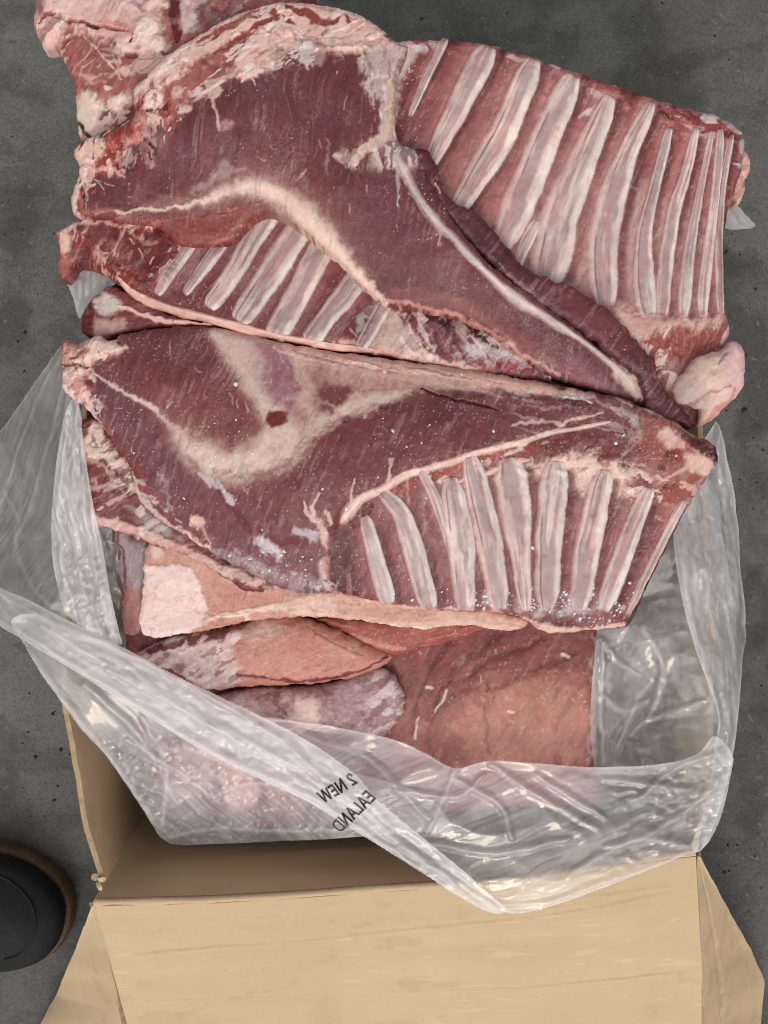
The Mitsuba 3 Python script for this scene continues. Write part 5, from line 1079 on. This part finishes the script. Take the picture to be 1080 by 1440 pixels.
f = Film([(125, 736), (150, 742), (172, 748), (178, 800), (180, 870), (176, 915), (160, 880), (146, 815)], [(125, 736, .262), (172, 748, .25), (178, 870, .236), (160, 880, .25), (140, 790, .25)], haze=.07, seed=1)
f.crumple(2.0, 16, 0, .4).build_sheet(f'{bag}__inner_lining')
f = Film([(840, 886), (862, 882), (884, 878), (902, 842), (928, 782), (946, 735), (958, 700), (965, 760), (976, 860), (1000, 950), (1012, 1010), (1002, 1072), (930, 1082), (840, 1090)],
         [(840, 888, .252), (840, 1088, .248), (884, 880, .258), (905, 840, .238), (950, 735, .242), (965, 760, .256), (1000, 950, .264), (1000, 1070, .262), (900, 980, .222), (900, 1060, .232), (860, 960, .244)], haze=.17, seed=2, sharp=False)
f.cloudy(.9, 22).crumple(1.2, 30).crumple(.5, 9)
for pts in ([(845, 900, 6), (870, 930, 8), (900, 950, 5)], [(905, 880, 6), (930, 930, 8), (920, 990, 6), (890, 1030, 5)], [(912, 1010, 6), (950, 1000, 9), (990, 985, 5)], [(850, 980, 6), (880, 1000, 9), (912, 985, 5)], [(870, 1050, 5), (885, 1010, 7), (915, 960, 5)], [(848, 905, 5), (846, 980, 6), (850, 1070, 6)]):
    f.fold(pts, 2.0, .26)
f.build_sheet(f'{bag}__side_panel')

f = Film([(16, 872), (34, 905), (60, 950), (85, 985), (115, 1026), (150, 1064), (186, 1116), (214, 1160), (226, 1178), (250, 1188), (300, 1187), (400, 1182), (520, 1176), (600, 1170), (640, 1176), (600, 1120), (480, 1080), (420, 1050), (300, 990), (170, 915), (60, 866)],
         [(20, 880, .256), (85, 985, .262), (115, 1025, .254), (150, 1062, .236), (215, 1160, .192), (250, 1188, .172), (400, 1182, .196), (600, 1172, .234), (480, 1090, .25), (300, 1000, .26), (170, 925, .264), (300, 1120, .206), (420, 1130, .222), (200, 1050, .24)], haze=.3, seed=3)
f.cloudy(.5, 40).streaks(-42, .55).crumple(2.2, 44, 46, .3).crumple(2.4, 13, -50, .7, where=sstep(1010, 1090, 720 - f.y / .66)).crumple(1.6, 7, where=sstep(1040, 1110, 720 - f.y / .66))
for pts in ([(30, 900, 8), (85, 980, 10), (150, 1058, 10), (214, 1150, 8)], [(200, 1010, 8), (235, 1080, 12), (228, 1160, 10)], [(240, 1178, 8), (300, 1165, 10), (400, 1168, 9), (520, 1165, 7)], [(260, 1050, 8), (330, 1080, 9), (400, 1100, 6)], [(180, 1040, 6), (260, 1090, 9), (310, 1130, 6)], [(300, 1120, 6), (360, 1100, 8), (430, 1120, 6)], [(120, 960, 8), (200, 1040, 10), (250, 1130, 8)]):
    f.fold(pts, 3.2, .22)
f.build_sheet(f'{bag}__body_wall')

f = Film([(368, 1012), (430, 1016), (500, 1028), (560, 1042), (600, 1060), (640, 1080), (690, 1070), (760, 1074), (840, 1079), (930, 1074), (980, 1060), (1005, 1035), (1030, 1060), (1028, 1090), (1013, 1150), (990, 1192), (960, 1203), (900, 1228), (840, 1252), (790, 1270), (735, 1284), (700, 1278), (650, 1240), (600, 1200), (540, 1160), (470, 1105), (415, 1060)],
         [(372, 1012, .266), (560, 1045, .266), (690, 1071, .268), (840, 1079, .266), (1005, 1035, .272), (1025, 1090, .266), (990, 1192, .258), (960, 1203, .26), (735, 1283, .261), (840, 1252, .264), (700, 1180, .266), (700, 1240, .266), (860, 1220, .266), (850, 1150, .264), (500, 1090, .256), (600, 1200, .262), (780, 1240, .266), (930, 1200, .266)], haze=.2, seed=4)
f.cloudy(.6, 34).streaks(24, .5).crumple(2.4, 44, 100, .6).crumple(1.4, 14, where=sstep(840, 900, 540 + f.x / .66)).crumple(.6, 6, where=sstep(880, 960, 540 + f.x / .66))
for pts in ([(640, 1082, 8), (620, 1130, 9), (600, 1170, 6)], [(690, 1075, 6), (760, 1120, 9), (840, 1165, 6)], [(755, 1090, 6), (800, 1120, 9), (850, 1150, 5)], [(800, 1230, 7), (870, 1190, 10), (950, 1150, 8), (1010, 1100, 9)], [(850, 1190, 6), (910, 1180, 10), (970, 1190, 8)], [(900, 1120, 6), (950, 1080, 9), (1000, 1060, 6)], [(420, 1030, 8), (520, 1070, 9), (600, 1150, 6)],
            [(640, 1095, 6), (700, 1130, 8), (720, 1180, 6)], [(700, 1270, 6), (760, 1270, 8), (850, 1240, 8), (960, 1200, 8)], [(560, 1110, 6), (640, 1120, 8), (680, 1090, 5)], [(850, 1095, 7), (900, 1100, 8), (970, 1110, 6)], [(600, 1185, 7), (690, 1200, 9), (800, 1180, 6)]):
    f.fold(pts, 3.4, .2)
f.hem(3, .16).build_sheet(f'{bag}__front_panel')

f = Film([(1003, 598), (978, 640), (958, 695), (947, 745), (952, 800), (962, 860), (980, 920), (998, 970), (1011, 1012), (1004, 1050), (1000, 1090), (986, 1150), (972, 1190), (986, 1196), (1005, 1160), (1020, 1110), (1031, 1060), (1040, 1000), (1046, 930), (1048, 880), (1043, 800), (1035, 720), (1024, 650), (1012, 598)],
         [(1003, 600, .288), (947, 745, .27), (1011, 1012, .272), (1048, 880, .212), (1035, 720, .22), (990, 800, .276), (1000, 920, .275), (1030, 1060, .252), (985, 1195, .258), (1018, 650, .25)], haze=.26, seed=5)
f.cloudy(.4, 30).streaks(-82, .5).crumple(2.6, 16, 5, .3).crumple(.8, 7)
for pts in ([(975, 680, 8), (985, 780, 9), (1005, 900, 9), (1025, 1000, 8)], [(1010, 640, 7), (1026, 740, 9), (1034, 860, 9), (1030, 960, 8)], [(955, 740, 5), (966, 840, 6), (990, 930, 6), (1010, 1000, 6)], [(1020, 1040, 7), (1008, 1100, 9), (985, 1170, 7)]):
    f.fold(pts, 2.6, .14)
f.hem(3, .18).build_sheet(f'{bag}__side_fold')
f = Film([(958, 690), (952, 760), (966, 860), (985, 920), (1005, 960), (1024, 960), (1030, 880), (1022, 780), (1000, 690), (985, 650)], [(958, 690, .262), (960, 860, .262), (1005, 960, .266), (1030, 880, .226), (1000, 690, .25), (990, 800, .268)], haze=.14, seed=6)
f.crumple(2.2, 14, 8, .4).build_sheet(f'{bag}__side_fold')

f = Film([(90, 484), (62, 520), (30, 565), (0, 605), (-50, 650), (-50, 820), (0, 838), (55, 862), (110, 890), (166, 924), (153, 850), (133, 760), (116, 680), (108, 600), (100, 560), (104, 520)],
         [(90, 486, .312), (30, 565, .235), (-50, 650, .13), (-50, 820, .12), (0, 838, .18), (55, 862, .262), (100, 800, .276), (90, 650, .288), (166, 924, .268), (153, 850, .266), (116, 680, .288), (108, 600, .296), (40, 720, .205)], haze=.13, seed=7)
f.cloudy(.5, 40).streaks(55, .5).crumple(2.6, 40, -35, .3).crumple(1.2, 10, where=sstep(720, 780, 720 - f.y / .66))
for pts in ([(92, 490, 5), (50, 570, 8), (10, 680, 8), (-20, 760, 6)], [(95, 510, 5), (75, 600, 8), (40, 720, 8), (0, 800, 6)], [(96, 540, 6), (86, 640, 10), (78, 740, 8)], [(20, 740, 6), (30, 790, 9), (70, 850, 6)], [(5, 690, 5), (25, 730, 8), (20, 780, 6)]):
    f.fold(pts, 2.6, .13)
f.hem(2.5, .1).build_sheet(f'{bag}__draped_mouth')
f = Film([(108, 556), (92, 580), (80, 640), (74, 700), (73, 760), (80, 820), (98, 868), (150, 900), (171, 906), (167, 885), (153, 820), (139, 745), (123, 660), (116, 600)],
         [(108, 560, .31), (73, 760, .268), (80, 820, .268), (167, 885, .278), (139, 745, .292), (116, 600, .306), (100, 720, .3), (110, 850, .286)], haze=.34, seed=8)
f.cloudy(.3, 20).streaks(-80, .6).crumple(3.0, 14, 8, .25).crumple(2.2, 9, where=sstep(740, 800, 720 - f.y / .64)).crumple(1.6, 5.5, where=sstep(760, 820, 720 - f.y / .64))
for pts in ([(110, 570, 5), (104, 660, 8), (106, 760, 8), (128, 870, 7)], [(114, 600, 4), (118, 690, 7), (134, 790, 7), (158, 890, 6)], [(96, 590, 4), (86, 680, 7), (86, 780, 8), (104, 860, 6)]):
    f.fold(pts, 3.4, .2)
f.build_sheet(f'{bag}__gathered_fold')

F = f = Film([(-40, 808), (0, 825), (60, 852), (170, 908), (260, 955), (365, 1006), (420, 1034), (470, 1066), (505, 1094), (530, 1124), (600, 1182), (645, 1218), (690, 1258), (714, 1280), (690, 1284), (640, 1258), (600, 1232), (540, 1194), (485, 1160), (425, 1124), (300, 1064), (185, 994), (65, 920), (0, 882), (-40, 858)],
         [(-40, 830, .17), (0, 850, .225), (60, 890, .274), (120, 930, .282), (250, 1000, .286), (425, 1090, .286), (500, 1130, .286), (560, 1190, .28), (705, 1281, .268)], haze=.36, seed=9)
f.cloudy(.3, 30).streaks(-32, .55).crumple(1.8, 16, 62, .15).crumple(.6, 7)
for pts in ([(0, 832, 5), (170, 914, 6), (365, 1020, 7), (470, 1104, 6), (600, 1210, 5), (700, 1278, 4)], [(0, 872, 5), (65, 912, 7), (185, 986, 8), (300, 1056, 9), (425, 1114, 9), (485, 1150, 7), (600, 1226, 5)], [(60, 880, 5), (190, 955, 7), (330, 1030, 7), (430, 1090, 6), (540, 1170, 6), (640, 1244, 5)], [(150, 940, 4), (280, 1010, 6), (400, 1080, 6), (470, 1130, 5)]):
    f.fold(pts, 3.0, .2)
f.hem(3, .12).build_sheet(f'{bag}__front_fold')
f = Film([(93, 387), (120, 372), (160, 380), (163, 398), (140, 414), (122, 430), (112, 449), (103, 420)], [(93, 387, .29), (160, 390, .305), (112, 449, .28)], haze=.3, seed=10)
f.crumple(2.5, 10, 20, .4).build_sheet(f'{bag}__torn_scrap')
f = Film([(1016, 296), (1030, 282), (1048, 300), (1063, 317), (1048, 322), (1018, 320)], [(1020, 300, .3), (1060, 316, .285), (1030, 320, .29)], haze=.3, seed=11)
f.crumple(2.5, 10).build_sheet(f'{bag}__torn_scrap')

# black print, seen from the back of the film
def lettering(text, px, py, length, tall, angle, lean):
    m = meshkit.text_mesh(text, tall * PX, 0.02, True)
    v, faces = trimesh.remesh.subdivide_to_size(m.vertices, m.faces, 1.0)
    v[:, 0] -= v[:, 0].mean() * 0 + (v[:, 0].min() + v[:, 0].max()) / 2
    v[:, 0] *= -length * PX / np.ptp(v[:, 0])
    v[:, 1] -= tall * PX / 2
    v[:, 0] += lean * v[:, 1]
    a = math.radians(angle)
    c = F.plan([(px, py)])[0]
    x, y = c[0] + v[:, 0] * math.cos(a) - v[:, 1] * math.sin(a), c[1] + v[:, 0] * math.sin(a) + v[:, 1] * math.cos(a)
    z, _ = F.surface(x, y)
    vv = np.column_stack([x, y, z + 0.5 + v[:, 2]]) * 1e-3
    vv[:, 2] += 0.0005
    put(f'{bag}__print', mikit.ply((vv, faces[:, ::-1]), 'ink'))
lettering('2 NEW', 474, 1108, 58, 18, 31, -.1)
lettering('EALAND', 497, 1141, 72, 19, 44, -.1)

# ---------------------------------------------------------------- shoe at the left edge
t = thing('shoe', 'black shoe toe with a brown rubber sole at the left edge of the picture', 'shoe')
out = spline([(-220, 1190), (-120, 1172), (-60, 1174), (0, 1184), (50, 1200), (88, 1230), (104, 1262), (103, 1295), (92, 1322), (70, 1343), (36, 1355), (0, 1358), (-60, 1356), (-140, 1352), (-220, 1340), (-250, 1300), (-250, 1230)], 10, True)
sx, sy = at(out[:, 0], out[:, 1], .015)
sole = Polygon(np.stack([sx, sy], 1)).buffer(0)
def stack(levels, poly):
    """Rings of a polygon drawn in or out at given heights, joined."""
    n = 160
    rings = []
    c = np.array(poly.centroid.coords[0])
    ang = np.linspace(0, 2 * math.pi, n, endpoint=False)
    for z, off in levels:
        b = poly.buffer(off)
        pts = np.array(b.exterior.coords)
        p = resample(pts[:-1], 0.002, True)
        a = np.unwrap(np.arctan2(p[:, 1] - c[1], p[:, 0] - c[0]))
        o = np.argsort(a % (2 * math.pi)); aa = (a % (2 * math.pi))[o]
        r = np.hypot(p[:, 0] - c[0], p[:, 1] - c[1])[o]
        rr = np.interp(ang, np.concatenate([aa - 2 * math.pi, aa, aa + 2 * math.pi]), np.tile(r, 3))
        rings.append(np.column_stack([c[0] + rr * np.cos(ang), c[1] + rr * np.sin(ang), np.full(n, z)]))
    v = np.vstack(rings)
    k = len(levels)
    i = np.arange(n); j = (i + 1) % n
    q = np.vstack([np.stack([a * n + i, a * n + j, (a + 1) * n + j, (a + 1) * n + i], 1) for a in range(k - 1)])
    v = np.vstack([v, rings[-1].mean(0), rings[0].mean(0)])
    f = np.vstack([q[:, [0, 1, 2]], q[:, [0, 2, 3]], np.stack([(k - 1) * n + i, (k - 1) * n + j, i * 0 + k * n], 1), np.stack([j, i, i * 0 + k * n + 1], 1)])
    return v, f
put(f'{t}__sole', mikit.ply(stack([(0.001, -.004), (.004, -.001), (.016, 0), (.024, -.001), (.027, -.004), (.0275, -.009)], sole), 'gum_sole', smooth=40))
put(f'{t}__welt', mikit.ply(stack([(.025, -.012), (.029, -.008), (.033, -.009), (.034, -.013)], sole), 'gum_sole', smooth=40))
up = [(.03, -.007), (.036, -.005), (.046, -.0052), (.054, -.0075), (.061, -.013), (.067, -.025), (.072, -.033), (.076, -.042), (.0785, -.050), (.080, -.056)]
uv_, uf = stack(up, sole)
put(f'{t}__upper', mikit.ply((uv_, uf), 'shoe_black', smooth=True))
ring = resample(np.array(sole.buffer(-.0032).exterior.coords)[:-1], .0052, True)
bar = trimesh.creation.box([.0034, .0009, .0009])
sv = []
for i in range(len(ring)):
    d = ring[(i + 1) % len(ring)] - ring[i]
    c, s_ = d / np.linalg.norm(d)
    sv.append(np.column_stack([bar.vertices[:, 0] * c - bar.vertices[:, 1] * s_ + ring[i, 0], bar.vertices[:, 0] * s_ + bar.vertices[:, 1] * c + ring[i, 1], bar.vertices[:, 2] + .0268]))
k = put(f'{t}__stitching', mikit.ply((np.vstack(sv), np.vstack([bar.faces + 8 * i for i in range(len(ring))])), 'thread'))
labels[k] = {'kind': 'stuff'}
ut = cKDTree(uv_[:, :2])
arc = spline([(-20, 1222), (20, 1240), (48, 1270), (52, 1305), (34, 1335), (10, 1346)], 14)
ax, ay = at(arc[:, 0], arc[:, 1], .06)
_, ii = ut.query(np.stack([ax, ay], 1), k=4)
az = uv_[ii, 2].mean(1)
az = np.convolve(np.pad(az, 4, 'edge'), np.ones(9) / 9, 'valid')
th = np.linspace(0, 2 * math.pi, 8, endpoint=False)
path = np.column_stack([ax, ay, az])
tan = np.gradient(path, axis=0); tan /= np.linalg.norm(tan, axis=1, keepdims=True)
n1 = np.cross(tan, [0, 0, 1.0]); n1 /= np.linalg.norm(n1, axis=1, keepdims=True); n2 = np.cross(n1, tan)
tv = (path[:, None] + 0.0014 * (np.cos(th)[None, :, None] * n1[:, None] + np.sin(th)[None, :, None] * n2[:, None])).reshape(-1, 3)
I = np.arange(len(path) * 8).reshape(-1, 8)
tq = np.stack([I[:-1], np.roll(I[:-1], -1, 1), np.roll(I[1:], -1, 1), I[1:]], -1).reshape(-1, 4)
put(f'{t}__toe_seam', mikit.ply((tv, tq), 'shoe_black', smooth=True))

# ---------------------------------------------------------------- bits on the ground
pts = []
for px, py, sx_, sy_, n in ((1040, 600, 30, 300, 60), (40, 400, 40, 150, 26), (700, 20, 250, 25, 14), (60, 1060, 30, 80, 20), (1040, 1200, 25, 60, 16)):
    pts += [at(px + rng.normal() * sx_, py + rng.normal() * sy_, 0) for _ in range(n)]
pts = np.array([(float(a) * 1e3, float(b) * 1e3) for a, b in pts])
crumbs(pts, 1.05, np.full(len(pts), .4), 'grit', 'dark_grit')
labels['grit'] = {'label': 'dark grit scattered over the concrete ground', 'category': 'grit', 'kind': 'stuff'}
t = thing('grass_blade', 'thin green blade of grass on the concrete at the right of the upper ribs', 'grass blade')
p = np.array([P3(1020, 396, .004), P3(1034, 384, .012), P3(1046, 372, .01), P3(1056, 362, .004)])
b = resample(spline(p, 6), .002)
wd = .0016 * np.sin(np.linspace(.2, 3.0, len(b)))[:, None]
v = np.vstack([b + wd * [.6, .8, 0], b - wd * [.6, .8, 0], b + [0, 0, -.0008]])
n = len(b); i = np.arange(n - 1)
put(t, mikit.ply((v, np.vstack([np.stack([i, i + 1, n + i + 1, n + i], 1), np.stack([i, 2 * n + i, 2 * n + i + 1, i + 1], 1), np.stack([n + i, n + i + 1, 2 * n + i + 1, 2 * n + i], 1)])), 'grass_green', smooth=True))
